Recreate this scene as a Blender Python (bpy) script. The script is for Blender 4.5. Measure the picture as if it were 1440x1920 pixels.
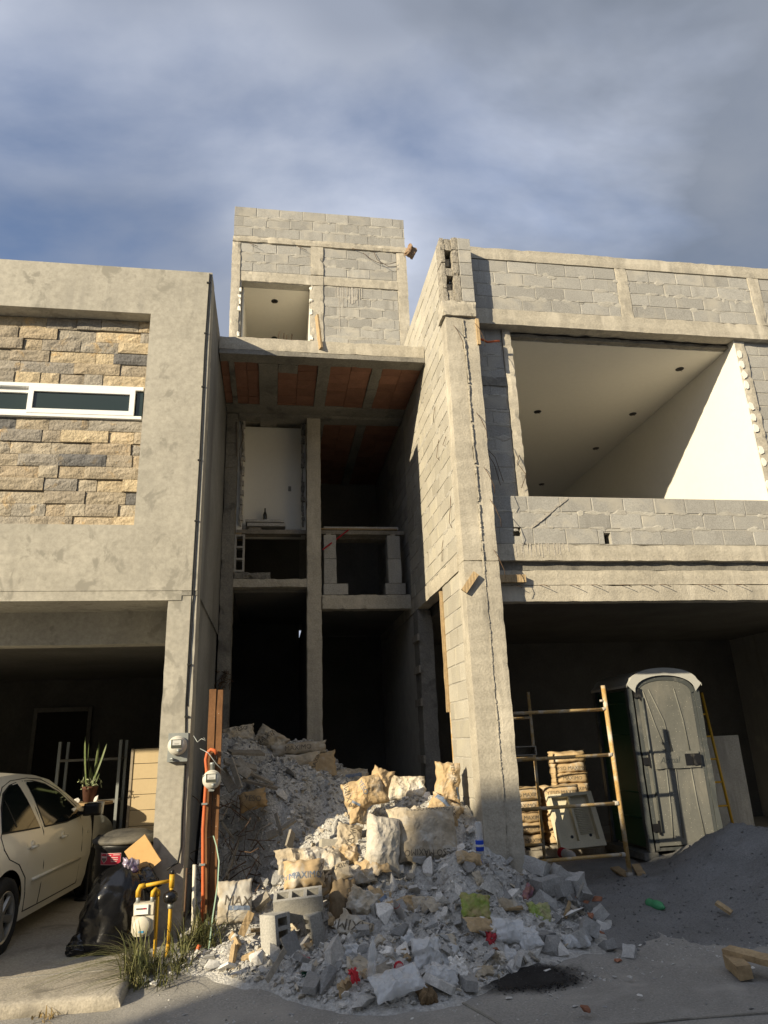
import bpy, bmesh, math, random
import numpy as np
from mathutils import Vector, Matrix, noise
from mathutils.bvhtree import BVHTree

for o in list(bpy.data.objects):
    bpy.data.objects.remove(o)
scene = bpy.context.scene
COL = scene.collection
R = math.radians

# ---------------------------------------------------------------- camera
yaw, pitch, roll = R(9.45), R(18.3), R(2.22)
fw = Vector((math.sin(yaw)*math.cos(pitch), math.cos(yaw)*math.cos(pitch), math.sin(pitch)))
rt = Vector((math.cos(yaw), -math.sin(yaw), 0)); up = rt.cross(fw)
rt2 = rt*math.cos(roll) - up*math.sin(roll); up2 = rt*math.sin(roll) + up*math.cos(roll)
cd = bpy.data.cameras.new('camera'); cam = bpy.data.objects.new('camera', cd); COL.objects.link(cam)
mw = Matrix((rt2, up2, -fw)).transposed().to_4x4(); mw.translation = (0, 0, 1.6)
cam.matrix_world = mw
cd.sensor_fit = 'VERTICAL'; cd.sensor_height = 24; cd.sensor_width = 18; cd.lens = 24*1300/1920
cd.clip_start = 0.05; cd.clip_end = 2000
scene.camera = cam

# ---------------------------------------------------------------- sky
LX, LY, LZ = 1.45, 1.0, -0.65           # direction the sunlight travels
SUN_EL = math.atan2(-LZ, math.hypot(LX, LY))
world = bpy.data.worlds.new('World'); scene.world = world; world.use_nodes = True
nt = world.node_tree; nt.nodes.clear()
def N(t, **k):
    n = nt.nodes.new(t)
    for a, b in k.items(): setattr(n, a, b)
    return n
sky = N('ShaderNodeTexSky', sky_type='NISHITA'); sky.sun_disc = False
sky.sun_elevation = SUN_EL; sky.sun_rotation = math.atan2(-LX, -LY) % (2*math.pi)
sky.air_density = 1.0; sky.dust_density = 0.6; sky.ozone_density = 2.0
tc = N('ShaderNodeTexCoord'); sep = N('ShaderNodeSeparateXYZ'); nt.links.new(tc.outputs['Generated'], sep.inputs[0])
def mth(op, a, b=None):
    n = N('ShaderNodeMath', operation=op)
    for i, v in enumerate((a, b)):
        if v is None: continue
        if isinstance(v, (int, float)): n.inputs[i].default_value = v
        else: nt.links.new(v, n.inputs[i])
    return n.outputs[0]
zz = mth('ADD', mth('MAXIMUM', sep.outputs[2], 0.0), 0.32)
cmb = N('ShaderNodeCombineXYZ')
nt.links.new(mth('DIVIDE', sep.outputs[0], zz), cmb.inputs[0]); nt.links.new(mth('DIVIDE', sep.outputs[1], zz), cmb.inputs[1])
def cloudn(scale, off, det, rough, dist=0.0):
    mp = N('ShaderNodeMapping'); mp.inputs['Location'].default_value = off; mp.inputs['Scale'].default_value = (1.0, 1.5, 1)
    nt.links.new(cmb.outputs[0], mp.inputs[0])
    n = N('ShaderNodeTexNoise'); n.inputs['Scale'].default_value = scale; n.inputs['Detail'].default_value = det
    n.inputs['Roughness'].default_value = rough; n.inputs['Distortion'].default_value = dist
    nt.links.new(mp.outputs[0], n.inputs[0]); return n.outputs['Fac']
c1 = cloudn(1.9, (12.3, 3.9, 0), 7, 0.52, 0.25); c2 = cloudn(1.0, (13.7, 11.2, 4), 4, 0.42, 0.2); c3 = cloudn(1.6, (2.0, 8.0, 9), 6, 0.52, 0.3)
def ramp(src, stops):
    r = N('ShaderNodeValToRGB'); e = r.color_ramp.elements
    while len(e) < len(stops): e.new(0.5)
    for el, (p, c) in zip(e, stops): el.position = p; el.color = (*c, 1) if len(c) == 3 else c
    nt.links.new(src, r.inputs[0]); return r.outputs[0]
cover = ramp(c1, [(0.33, (0.18,)*3), (0.60, (0.95,)*3)])
ccol = ramp(c2, [(0.38, (1.75, 1.95, 2.4)), (0.58, (3.9, 4.15, 4.8))])
# heavy grey bank that closes the sky towards the right of the street
bank = ramp(mth('ADD', mth('MULTIPLY', mth('DIVIDE', sep.outputs[0], zz), 0.8), mth('MULTIPLY', c3, 1.1)), [(0.74, (0, 0, 0)), (1.14, (0.78,)*3)])
mx = N('ShaderNodeMix', data_type='RGBA')
tint = N('ShaderNodeMix', data_type='RGBA', blend_type='MULTIPLY'); tint.inputs[0].default_value = 1
nt.links.new(sky.outputs[0], tint.inputs[6]); tint.inputs[7].default_value = (0.64, 0.70, 0.80, 1)
nt.links.new(cover, mx.inputs[0]); nt.links.new(tint.outputs[2], mx.inputs[6]); nt.links.new(ccol, mx.inputs[7])
bg = N('ShaderNodeBackground'); bg.inputs[1].default_value = 0.125; out = N('ShaderNodeOutputWorld')
mb_ = N('ShaderNodeMix', data_type='RGBA'); nt.links.new(bank, mb_.inputs[0]); nt.links.new(mx.outputs[2], mb_.inputs[6]); mb_.inputs[7].default_value = (0.85, 1.0, 1.25, 1)
nt.links.new(mb_.outputs[2], bg.inputs[0]); nt.links.new(bg.outputs[0], out.inputs[0])

# ---------------------------------------------------------------- sun
sd = bpy.data.lights.new('sun', 'SUN'); sd.energy = 4.9; sd.angle = R(0.6); sd.color = (1.0, 0.86, 0.62)
sun = bpy.data.objects.new('sun', sd); COL.objects.link(sun)
sun.rotation_euler = Vector((LX, LY, LZ)).to_track_quat('-Z', 'Y').to_euler()
sun.location = (-20, -14, 20)

vs = scene.view_settings; vs.view_transform = 'Standard'; vs.look = 'None'; vs.exposure = 0.7; vs.gamma = 1
scene.render.resolution_x = 768; scene.render.resolution_y = 1024
scene.cycles.max_bounces = 8

# ---------------------------------------------------------------- helpers
rnd = random.Random(7)
def nz(x, y, z, s=1.0): return noise.noise(Vector((x*s, y*s, z*s)))

def tag(o, label=None, cat=None, group=None, kind=None):
    if label: o['label'] = label
    if cat: o['category'] = cat
    if group: o['group'] = group
    if kind: o['kind'] = kind
    return o
def empty(name, loc, label=None, cat=None, group=None, rz=0.0):
    o = bpy.data.objects.new(name, None); COL.objects.link(o)
    o.location = loc; o.rotation_euler = (0, 0, rz); o.empty_display_size = 0.1
    return tag(o, label, cat, group)
def link(name, me, parent=None, local=False, mat=None):
    o = bpy.data.objects.new(name, me); COL.objects.link(o)
    if mat is not None and not me.materials: me.materials.append(mat)
    if parent is not None:
        o.parent = parent
        if not local: o.matrix_parent_inverse = Matrix.Translation(-(Vector(parent.location) if parent.type == 'EMPTY' else Vector((0, 0, 0))))
    return o

class MB:
    def __init__(s): s.v = []; s.f = []; s.mi = []; s.cur = 0
    def add(s, vs, fs, M=None):
        b = len(s.v)
        s.v += [tuple(M @ Vector(p)) if M is not None else tuple(p) for p in vs]
        for f in fs: s.f.append(tuple(i+b for i in f)); s.mi.append(s.cur)
        return s
    def box(s, x0, x1, y0, y1, z0, z1, M=None):
        v = [(x, y, z) for z in (z0, z1) for y in (y0, y1) for x in (x0, x1)]
        f = [(0,2,3,1),(4,5,7,6),(0,1,5,4),(2,6,7,3),(0,4,6,2),(1,3,7,5)]
        return s.add(v, f, M)
    def rough(s, x0, x1, y0, y1, z0, z1, res=0.08, amp=0.006, chip=0.015, M=None, seed=0.0, mx=26):
        n = [max(1, min(mx*(4 if k == 2 else 3), int(round((b-a)/res)))) for k, (a, b) in enumerate(((x0,x1),(y0,y1),(z0,z1)))]
        lo = (x0,y0,z0); hi = (x1,y1,z1); idx = {}; vs = []; fs = []
        def vert(i, j, k):
            key = (i,j,k)
            if key in idx: return idx[key]
            p = [lo[a] + (hi[a]-lo[a])*q/n[a] for a, q in enumerate(key)]
            ext = [(-1 if q == 0 else 1 if q == n[a] else 0) for a, q in enumerate(key)]
            ne = sum(1 for e in ext if e)
            q = Vector(p) + Vector((seed, seed*1.7, seed*.3))
            d = noise.noise_vector(q*2.1)*amp*0.45 + noise.noise_vector(q*13.0)*amp*0.6
            if ne >= 2 and chip:
                c = max(0.0, noise.noise(q*5.0) - 0.12)*chip*1.3 + max(0.0, noise.noise(q*27.0))*chip*0.9
                for a in range(3): d[a] -= ext[a]*c*(0.8 + 0.6*noise.noise(q*9 + Vector((a*7,0,0))))
            idx[key] = len(vs); vs.append((p[0]+d[0], p[1]+d[1], p[2]+d[2])); return idx[key]
        for a in range(3):
            b, c = (a+1) % 3, (a+2) % 3
            for side in (0, n[a]):
                for u in range(n[b]):
                    for w in range(n[c]):
                        q = []
                        for du, dw in ((0,0),(1,0),(1,1),(0,1)):
                            k = [0,0,0]; k[a] = side; k[b] = u+du; k[c] = w+dw; q.append(vert(*k))
                        fs.append(tuple(q if side else q[::-1]))
        return s.add(vs, fs, M)
    def tube(s, pts, r, n=8, cap=True):
        pts = [Vector(p) for p in pts]; rs = r if isinstance(r, (list, tuple)) else [r]*len(pts)
        rings = []; prev = None
        for i, p in enumerate(pts):
            t = (pts[min(i+1, len(pts)-1)] - pts[max(i-1, 0)]).normalized()
            a = prev if prev is not None else (Vector((0,0,1)) if abs(t.z) < 0.9 else Vector((1,0,0)))
            u = (a - t*a.dot(t)); u = u.normalized() if u.length > 1e-6 else t.orthogonal().normalized()
            w = t.cross(u); prev = u
            rings.append([p + (u*math.cos(k*2*math.pi/n) + w*math.sin(k*2*math.pi/n))*rs[i] for k in range(n)])
        v = [q for g in rings for q in g]; f = []
        for i in range(len(rings)-1):
            for k in range(n):
                f.append((i*n+k, i*n+(k+1)%n, (i+1)*n+(k+1)%n, (i+1)*n+k))
        if cap: f.append(tuple(range(n))[::-1]); f.append(tuple((len(rings)-1)*n+k for k in range(n)))
        return s.add(v, f)
    def lathe(s, prof, n=20, M=None, cap=True):
        v = []; f = []
        for r, z in prof:
            for k in range(n):
                a = 2*math.pi*k/n; v.append((r*math.cos(a), r*math.sin(a), z))
        for i in range(len(prof)-1):
            for k in range(n): f.append((i*n+k, i*n+(k+1)%n, (i+1)*n+(k+1)%n, (i+1)*n+k))
        if cap: f.append(tuple(range(n))[::-1]); f.append(tuple((len(prof)-1)*n+k for k in range(n)))
        return s.add(v, f, M)
    def prism(s, poly, d0, d1, axis='Y', M=None):
        n = len(poly)
        def P(a, b, d): return {'Y': (a, d, b), 'X': (d, a, b), 'Z': (a, b, d)}[axis]
        v = [P(a, b, d0) for a, b in poly] + [P(a, b, d1) for a, b in poly]
        f = [tuple(range(n)), tuple(range(2*n-1, n-1, -1))] + [(i, i+n, (i+1) % n + n, (i+1) % n) for i in range(n)]
        return s.add(v, f, M)
    def mesh(s, name='mesh', smooth=False, fix=True):
        me = bpy.data.meshes.new(name); me.from_pydata(s.v, [], s.f)
        if any(s.mi): me.polygons.foreach_set('material_index', s.mi)
        if fix:
            bm = bmesh.new(); bm.from_mesh(me); bmesh.ops.recalc_face_normals(bm, faces=bm.faces); bm.to_mesh(me); bm.free()
        if smooth: me.polygons.foreach_set('use_smooth', [True]*len(me.polygons))
        me.update(); return me
    def build(s, name, mat, parent=None, local=False, smooth=False, fix=True):
        me = s.mesh(name, smooth, fix)
        for m in (mat if isinstance(mat, (list, tuple)) else [mat]): me.materials.append(m)
        return link(name, me, parent, local)

def split_rect(x0, x1, z0, z1, holes):
    """rectangles left of x0..x1 / z0..z1 once the holes are cut out"""
    xs = sorted({x0, x1, *[h[i] for h in holes for i in (0, 1) if x0 < h[i] < x1]}); out = []
    for a, b in zip(xs, xs[1:]):
        zs = sorted([(h[2], h[3]) for h in holes if h[0] <= a+1e-6 and h[1] >= b-1e-6]); z = z0
        for c, d in zs:
            if c > z: out.append((a, b, z, c))
            z = max(z, d)
        if z < z1: out.append((a, b, z, z1))
    return out
def orient(p0, p1, roll=0.0):
    d = Vector(p1) - Vector(p0); q = d.to_track_quat('X', 'Z')
    return Matrix.Translation((Vector(p0)+Vector(p1))/2) @ q.to_matrix().to_4x4() @ Matrix.Rotation(roll, 4, 'X'), d.length

# ---------------------------------------------------------------- materials
MATS = {}
def mat(name, c1, c2=None, s1=1.3, s2=30.0, rough=0.9, bump=0.25, bd=0.01, rv=0.0, spec=0.25, stain=None, fine=0.25,
        metal=0.0, board=None, speck=None, coat=0.0, trans=0.0, hue=None, streak=None, drip=None):
    m = bpy.data.materials.new(name); m.use_nodes = True; t = m.node_tree; b = t.nodes['Principled BSDF']; L = t.links.new
    def nn(ty, **k):
        n = t.nodes.new(ty)
        for a, v in k.items(): setattr(n, a, v)
        return n
    c2 = c2 or tuple(x*0.75 for x in c1)
    geo = nn('ShaderNodeNewGeometry'); oi = nn('ShaderNodeObjectInfo')
    off = nn('ShaderNodeVectorMath', operation='ADD'); L(geo.outputs['Position'], off.inputs[0])
    if rv:
        ml = nn('ShaderNodeMath', operation='MULTIPLY'); ml.inputs[1].default_value = 37.0; L(oi.outputs['Random'], ml.inputs[0]); L(ml.outputs[0], off.inputs[1])
    pos = off.outputs[0]
    def noi(scale, det=4, ro=0.6, src=None, dist=0.0):
        n = nn('ShaderNodeTexNoise'); n.inputs['Scale'].default_value = scale; n.inputs['Detail'].default_value = det
        n.inputs['Roughness'].default_value = ro; n.inputs['Distortion'].default_value = dist; L(src or pos, n.inputs[0]); return n.outputs['Fac']
    def rmp(src, a, b2):
        n = nn('ShaderNodeMapRange'); n.inputs[1].default_value = a; n.inputs[2].default_value = b2; L(src, n.inputs[0]); return n.outputs[0]
    def mix(f, a, b2, bt='MIX'):
        n = nn('ShaderNodeMix', data_type='RGBA', blend_type=bt)
        for i, v in ((0, f), (6, a), (7, b2)):
            if isinstance(v, (int, float)): n.inputs[i].default_value = v
            elif isinstance(v, tuple): n.inputs[i].default_value = (*v, 1)
            else: L(v, n.inputs[i])
        return n.outputs[2]
    col = mix(rmp(noi(s1, 5, 0.6, dist=0.3), 0.32, 0.68), tuple(c1), tuple(c2))
    fn = noi(s2, 4, 0.65)
    if fine: col = mix(fine, col, mix(rmp(fn, 0.3, 0.7), (0.45,)*3, (1.45,)*3), 'MULTIPLY')
    if stain:
        sc, scl, lo, hi = stain
        mp = nn('ShaderNodeMapping'); mp.inputs['Scale'].default_value = streak or (1, 1, 1); L(pos, mp.inputs[0])
        col = mix(rmp(noi(scl, 4, 0.62, mp.outputs[0], 0.4), lo, hi), col, tuple(sc))
    if drip:
        sc, lo, hi = drip; mp2 = nn('ShaderNodeMapping'); mp2.inputs['Scale'].default_value = (7, 7, 0.45); L(pos, mp2.inputs[0])
        mp3 = nn('ShaderNodeMapping'); mp3.inputs['Scale'].default_value = (0.8, 0.8, 1.6); L(pos, mp3.inputs[0])
        mm = nn('ShaderNodeMath', operation='MULTIPLY'); L(rmp(noi(1.0, 5, 0.6, mp2.outputs[0]), lo, hi), mm.inputs[0]); L(rmp(noi(1.0, 3, 0.5, mp3.outputs[0]), 0.42, 0.62), mm.inputs[1])
        col = mix(mm.outputs[0], col, tuple(sc))
    if speck:
        sc, scl, lo = speck
        v = nn('ShaderNodeTexVoronoi'); v.inputs['Scale'].default_value = scl; L(pos, v.inputs[0])
        k = nn('ShaderNodeMath', operation='LESS_THAN'); k.inputs[1].default_value = lo; L(v.outputs['Distance'], k.inputs[0])
        col = mix(k.outputs[0], col, tuple(sc))
    if rv:
        mr = nn('ShaderNodeMapRange'); mr.inputs[3].default_value = 1-rv; mr.inputs[4].default_value = 1+rv; L(oi.outputs['Random'], mr.inputs[0])
        cb = nn('ShaderNodeCombineColor')
        for i in range(3): L(mr.outputs[0], cb.inputs[i])
        col = mix(1.0, col, cb.outputs[0], 'MULTIPLY')
    if hue:      # list of base colours picked by the object's own random number
        r = nn('ShaderNodeValToRGB'); r.color_ramp.interpolation = 'CONSTANT'; e = r.color_ramp.elements
        while len(e) < len(hue): e.new(0.5)
        for i, (el, c) in enumerate(zip(e, hue)): el.position = i/len(hue); el.color = (*c, 1)
        L(oi.outputs['Random'], r.inputs[0])
        col = mix(1.0, r.outputs[0], col, 'MULTIPLY')
    L(col, b.inputs['Base Color'])
    b.inputs['Roughness'].default_value = rough; b.inputs['Metallic'].default_value = metal
    b.inputs['Specular IOR Level'].default_value = spec
    if coat: b.inputs['Coat Weight'].default_value = coat; b.inputs['Coat Roughness'].default_value = 0.06
    if trans: b.inputs['Transmission Weight'].default_value = trans
    if bump:
        bn = nn('ShaderNodeBump'); bn.inputs['Strength'].default_value = bump; bn.inputs['Distance'].default_value = bd
        h = fn
        if board:
            ax, scl = board
            w = nn('ShaderNodeTexWave', wave_type='BANDS', bands_direction=ax); w.inputs['Scale'].default_value = scl
            w.inputs['Distortion'].default_value = 1.5; w.inputs['Detail'].default_value = 2; L(pos, w.inputs[0])
            ad = nn('ShaderNodeMath', operation='MULTIPLY_ADD'); ad.inputs[1].default_value = 0.5; L(w.outputs['Fac'], ad.inputs[0]); L(fn, ad.inputs[2]); h = ad.outputs[0]
        L(h, bn.inputs['Height']); L(bn.outputs[0], b.inputs['Normal'])
    MATS[name] = m; return m

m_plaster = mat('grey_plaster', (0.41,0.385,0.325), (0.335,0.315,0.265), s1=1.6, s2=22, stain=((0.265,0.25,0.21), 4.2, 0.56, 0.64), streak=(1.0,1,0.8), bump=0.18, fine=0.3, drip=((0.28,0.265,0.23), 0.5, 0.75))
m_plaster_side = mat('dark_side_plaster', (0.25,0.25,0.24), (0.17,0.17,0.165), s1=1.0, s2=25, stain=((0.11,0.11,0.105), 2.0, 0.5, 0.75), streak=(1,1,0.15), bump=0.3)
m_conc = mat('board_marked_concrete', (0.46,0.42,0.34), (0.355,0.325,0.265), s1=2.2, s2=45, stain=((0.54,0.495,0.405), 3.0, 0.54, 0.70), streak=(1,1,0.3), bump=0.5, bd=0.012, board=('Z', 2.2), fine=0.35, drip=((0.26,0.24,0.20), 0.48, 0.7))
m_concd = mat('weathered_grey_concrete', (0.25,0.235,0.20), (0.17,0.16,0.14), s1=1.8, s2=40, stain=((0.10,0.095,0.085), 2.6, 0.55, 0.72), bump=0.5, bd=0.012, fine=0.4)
m_agg = mat('exposed_aggregate', (0.44,0.40,0.33), (0.27,0.245,0.20), s1=26, s2=70, bump=1.0, bd=0.02, fine=0.6)
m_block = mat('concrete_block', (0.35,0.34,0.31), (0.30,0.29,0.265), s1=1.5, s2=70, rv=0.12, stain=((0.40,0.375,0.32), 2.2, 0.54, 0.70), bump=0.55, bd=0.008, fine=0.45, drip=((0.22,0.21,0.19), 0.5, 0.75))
m_blockwarm = mat('sunlit_concrete_block', (0.41,0.385,0.325), (0.35,0.325,0.27), s1=2.0, s2=90, rv=0.12, stain=((0.42,0.39,0.31), 3.0, 0.5, 0.7), bump=0.5, bd=0.008, fine=0.35)  # paler, warmer copy of the block colour for blocks in full sun
m_mortar = mat('mortar', (0.43,0.41,0.355), (0.34,0.32,0.28), s1=6, s2=80, bump=0.6, fine=0.4)
m_white = mat('white_wall_plaster', (0.76,0.73,0.65), (0.73,0.70,0.62), s1=0.6, s2=14, bump=0.04, fine=0.04, spec=0.2)
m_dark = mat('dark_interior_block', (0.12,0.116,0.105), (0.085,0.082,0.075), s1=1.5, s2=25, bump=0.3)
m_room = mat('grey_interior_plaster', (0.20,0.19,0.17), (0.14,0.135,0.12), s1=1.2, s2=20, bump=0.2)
m_clay = mat('clay_ceiling_tile', (0.27,0.135,0.09), (0.205,0.105,0.07), s1=5, s2=40, rv=0.16, bump=0.4, fine=0.25, board=('X', 22))
m_stone = mat('stone_veneer', (1.0,0.98,0.94), (0.74,0.72,0.68), s1=7, s2=38, bump=0.9, bd=0.02, fine=0.45, stain=((1.15,0.90,0.55), 5, 0.6, 0.75),
              hue=[(0.432, 0.364, 0.274), (0.373, 0.328, 0.264), (0.564, 0.474, 0.33), (0.343, 0.312, 0.267), (0.483, 0.406, 0.298), (0.413, 0.359, 0.278), (0.394, 0.354, 0.291), (0.584, 0.485, 0.341), (0.324, 0.302, 0.27), (0.456, 0.406, 0.325), (0.411, 0.348, 0.258), (0.376, 0.349, 0.304), (0.513, 0.432, 0.306), (0.17, 0.17, 0.174)])
m_road = mat('dusty_concrete_road', (0.31,0.295,0.265), (0.225,0.215,0.195), s1=0.9, s2=60, stain=((0.34,0.32,0.285), 1.7, 0.5, 0.68), bump=0.5, bd=0.01, fine=0.5, speck=((0.40,0.38,0.35), 26, 0.11))
m_drive = mat('driveway_concrete', (0.40,0.36,0.29), (0.31,0.28,0.23), s1=1.2, s2=55, stain=((0.21,0.19,0.155), 2.2, 0.55, 0.7), bump=0.5, fine=0.5)
m_sand = mat('grey_sand', (0.24,0.236,0.228), (0.18,0.177,0.17), s1=2.0, s2=70, bump=0.9, bd=0.02, fine=0.5, speck=((0.32,0.315,0.305), 40, 0.09))
m_dust = mat('plaster_rubble_dust', (0.60,0.585,0.55), (0.44,0.425,0.39), s1=4.5, s2=40, bump=1.0, bd=0.03, fine=0.6, stain=((0.24,0.22,0.19), 3.0, 0.58, 0.72))
m_chunk = mat('broken_plaster_chunk', (0.65,0.63,0.59), (0.52,0.50,0.46), s1=8, s2=60, rv=0.28, bump=0.7, bd=0.01, fine=0.4)
m_chunkg = mat('broken_concrete_chunk', (0.36,0.355,0.34), (0.28,0.275,0.26), s1=6, s2=60, rv=0.25, bump=0.7, bd=0.01, fine=0.4)
m_red = mat('broken_clay_brick', (0.34,0.15,0.09), (0.26,0.12,0.07), s1=8, s2=60, rv=0.2, bump=0.5)
m_wood = mat('raw_timber', (0.42,0.31,0.175), (0.30,0.215,0.12), s1=6, s2=45, rv=0.2, bump=0.4, board=('X', 9), fine=0.35)
m_woodg = mat('dusty_grey_timber', (0.33,0.30,0.25), (0.22,0.195,0.155), s1=6, s2=45, rv=0.22, bump=0.4, fine=0.4)
m_post = mat('varnished_post_timber', (0.20,0.098,0.042), (0.145,0.07,0.03), s1=5, s2=30, bump=0.2, rough=0.6, stain=((0.10,0.05,0.022), 4, 0.6, 0.7), streak=(1,1,0.12), speck=((0.5,0.42,0.35), 22, 0.07))
m_kraft = mat('kraft_paper_sack', (0.46,0.335,0.19), (0.40,0.29,0.16), s1=4, s2=24, rough=0.8, bump=0.35, bd=0.006, fine=0.2, rv=0.1, stain=((0.50,0.46,0.39), 5.0, 0.52, 0.7))
m_kraftd = mat('dusty_kraft_sack', (0.46,0.41,0.33), (0.36,0.295,0.20), s1=4, s2=26, rough=0.85, bump=0.4, bd=0.006, fine=0.3, rv=0.12, stain=((0.55,0.53,0.48), 4.5, 0.5, 0.68))
m_ink = mat('faded_black_print', (0.085,0.075,0.062), (0.17,0.145,0.11), s1=14, s2=60, bump=0, fine=0.3)
m_blue = mat('blue_print', (0.12,0.17,0.26), (0.22,0.25,0.30), s1=14, bump=0, fine=0.3)
m_steel = mat('galvanised_grey', (0.32,0.34,0.33), (0.27,0.29,0.285), rough=0.5, metal=0.4, bump=0.05, fine=0.1)
m_black = mat('black_plastic', (0.012,0.012,0.013), rough=0.42, bump=0.05, fine=0.1, spec=0.4, stain=((0.10,0.095,0.085), 5, 0.62, 0.8))
m_rebar = mat('rusty_wire', (0.07,0.05,0.035), (0.12,0.07,0.04), s1=10, bump=0.2)
m_yellow = mat('yellow_painted_pipe', (0.60,0.36,0.03), (0.50,0.29,0.03), s1=6, s2=40, rough=0.5, bump=0.15, fine=0.2, stain=((0.25,0.17,0.08), 9, 0.66, 0.74))
m_scaff = mat('worn_yellow_scaffold', (0.50,0.36,0.17), (0.42,0.25,0.08), s1=5, s2=60, rough=0.7, bump=0.5, fine=0.4, stain=((0.52,0.47,0.38), 6, 0.5, 0.66))
m_cement = mat('splashed_cement', (0.44,0.41,0.36), (0.36,0.33,0.28), s1=8, s2=60, bump=0.8, fine=0.4)
m_cream = mat('cream_plastic', (0.62,0.58,0.47), (0.56,0.52,0.42), rough=0.5, bump=0.05, fine=0.1)
m_orange = mat('orange_conduit', (0.55,0.13,0.04), (0.46,0.11,0.04), s1=5, rough=0.5, bump=0.05, fine=0.15)
m_alu = mat('white_aluminium', (0.82,0.82,0.80), (0.80,0.80,0.78), rough=0.4, bump=0, fine=0.03)
def glassy(name, c, rough=0.05, spec=0.6, alpha=1.0, trans=0.0):
    m = bpy.data.materials.new(name); m.use_nodes = True; b = m.node_tree.nodes['Principled BSDF']
    b.inputs['Base Color'].default_value = (*c, 1); b.inputs['Roughness'].default_value = rough
    b.inputs['Specular IOR Level'].default_value = spec; b.inputs['Alpha'].default_value = alpha; b.inputs['Transmission Weight'].default_value = trans
    return m
m_glass = glassy('tinted_glass', (0.006,0.009,0.009), 0.05, 0.5)
m_winglass = glassy('green_grey_window_glass', (0.022,0.034,0.031), 0.06, 0.5)
m_cable = mat('black_cable', (0.02,0.02,0.02), bump=0, fine=0, rough=0.6)

# ================================================================ ground
def smooth(a, b, x):
    t = max(0.0, min(1.0, (x-a)/(b-a))); return t*t*(3-2*t)
def ground_z(x, y): return -0.1 + 0.1*smooth(5.5, 7.0, y) if x > -1.02 else -0.1 - 0.02*smooth(6.0, 6.4, y)
def build_ground():
    xs = [-300,-120,-50,-20,-10,-6] + [round(-5+0.1*i, 3) for i in range(141)] + [10,12,16,24,50,120,300]
    ys = [-300,-120,-50,-20,-10,-5,-2,0,2,3] + [round(3.6+0.1*i, 3) for i in range(60)] + [10,10.5,11,12,13.4,14,20,50,120,300]
    v = []; f = []
    for y in ys:
        for x in xs: v.append((x, y, ground_z(x, y) + (0.006*nz(x, y, 0, 1.7) if abs(x) < 9 and 3 < y < 10 else 0)))
    n = len(xs)
    for j in range(len(ys)-1):
        for i in range(n-1): f.append((j*n+i, j*n+i+1, (j+1)*n+i+1, (j+1)*n+i))
    mb = MB(); mb.add(v, f); o = mb.build('road', m_road, smooth=True, fix=False); tag(o, kind='structure')
    for (x0, y0, x1, y1, w) in ((1.52,4.62,1.30,5.35,0.018),(-0.9,4.9,9.0,4.35,0.02)):
        M, L = orient((x0,y0,-0.098), (x1,y1,-0.098)); j = MB(); j.box(-L/2, L/2, -w/2, w/2, -0.004, 0.008, M); j.build('expansion_joint', m_concd, o)
    return o
road = build_ground()

def build_driveway():
    # raised slab whose front edge is a worn, rounded kerb
    prof = [(5.90,-0.15),(5.885,-0.09),(5.89,-0.03),(5.905,-0.012),(5.94,-0.004),(6.1,0.0),(6.35,0.006),(6.45,0.012),(6.9,0.012),(7.6,0.012),(13.6,0.012)]
    xs = [-1.02,-1.035] + [round(-1.08-0.05*i, 2) for i in range(56)] + [-4.2,-5,-6.6]
    v = []; f = []
    for x in xs:
        for k, (y, z) in enumerate(prof):
            e = 1.0 if k < 7 else 0.15
            v.append((x + (0.02*nz(y, z, 3, 4) if x > -1.03 else 0), y + e*(0.018*nz(x, y, z, 3)+0.012*nz(x, y, z, 14)), z + e*(0.005*nz(x, y, 2, 6)+0.005*nz(x, y, 4, 19)) - (0.02 if x > -1.03 and z > -0.05 else 0)))
    n = len(prof)
    for i in range(len(xs)-1):
        for k in range(n-1): f.append((i*n+k, i*n+k+1, (i+1)*n+k+1, (i+1)*n+k))
    b = len(v)
    for k in range(n): v.append((v[k][0]+0.01, v[k][1], -0.16))
    for k in range(n-1): f.append((k, b+k, b+k+1, k+1))
    mb = MB(); mb.add(v, f); o = mb.build('driveway', m_drive, smooth=True); tag(o, kind='structure')
    j = MB(); j.box(-6.5, -1.05, 6.42, 6.436, 0.005, 0.0155); j.build('expansion_joint', m_road, o)
build_driveway()

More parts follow.
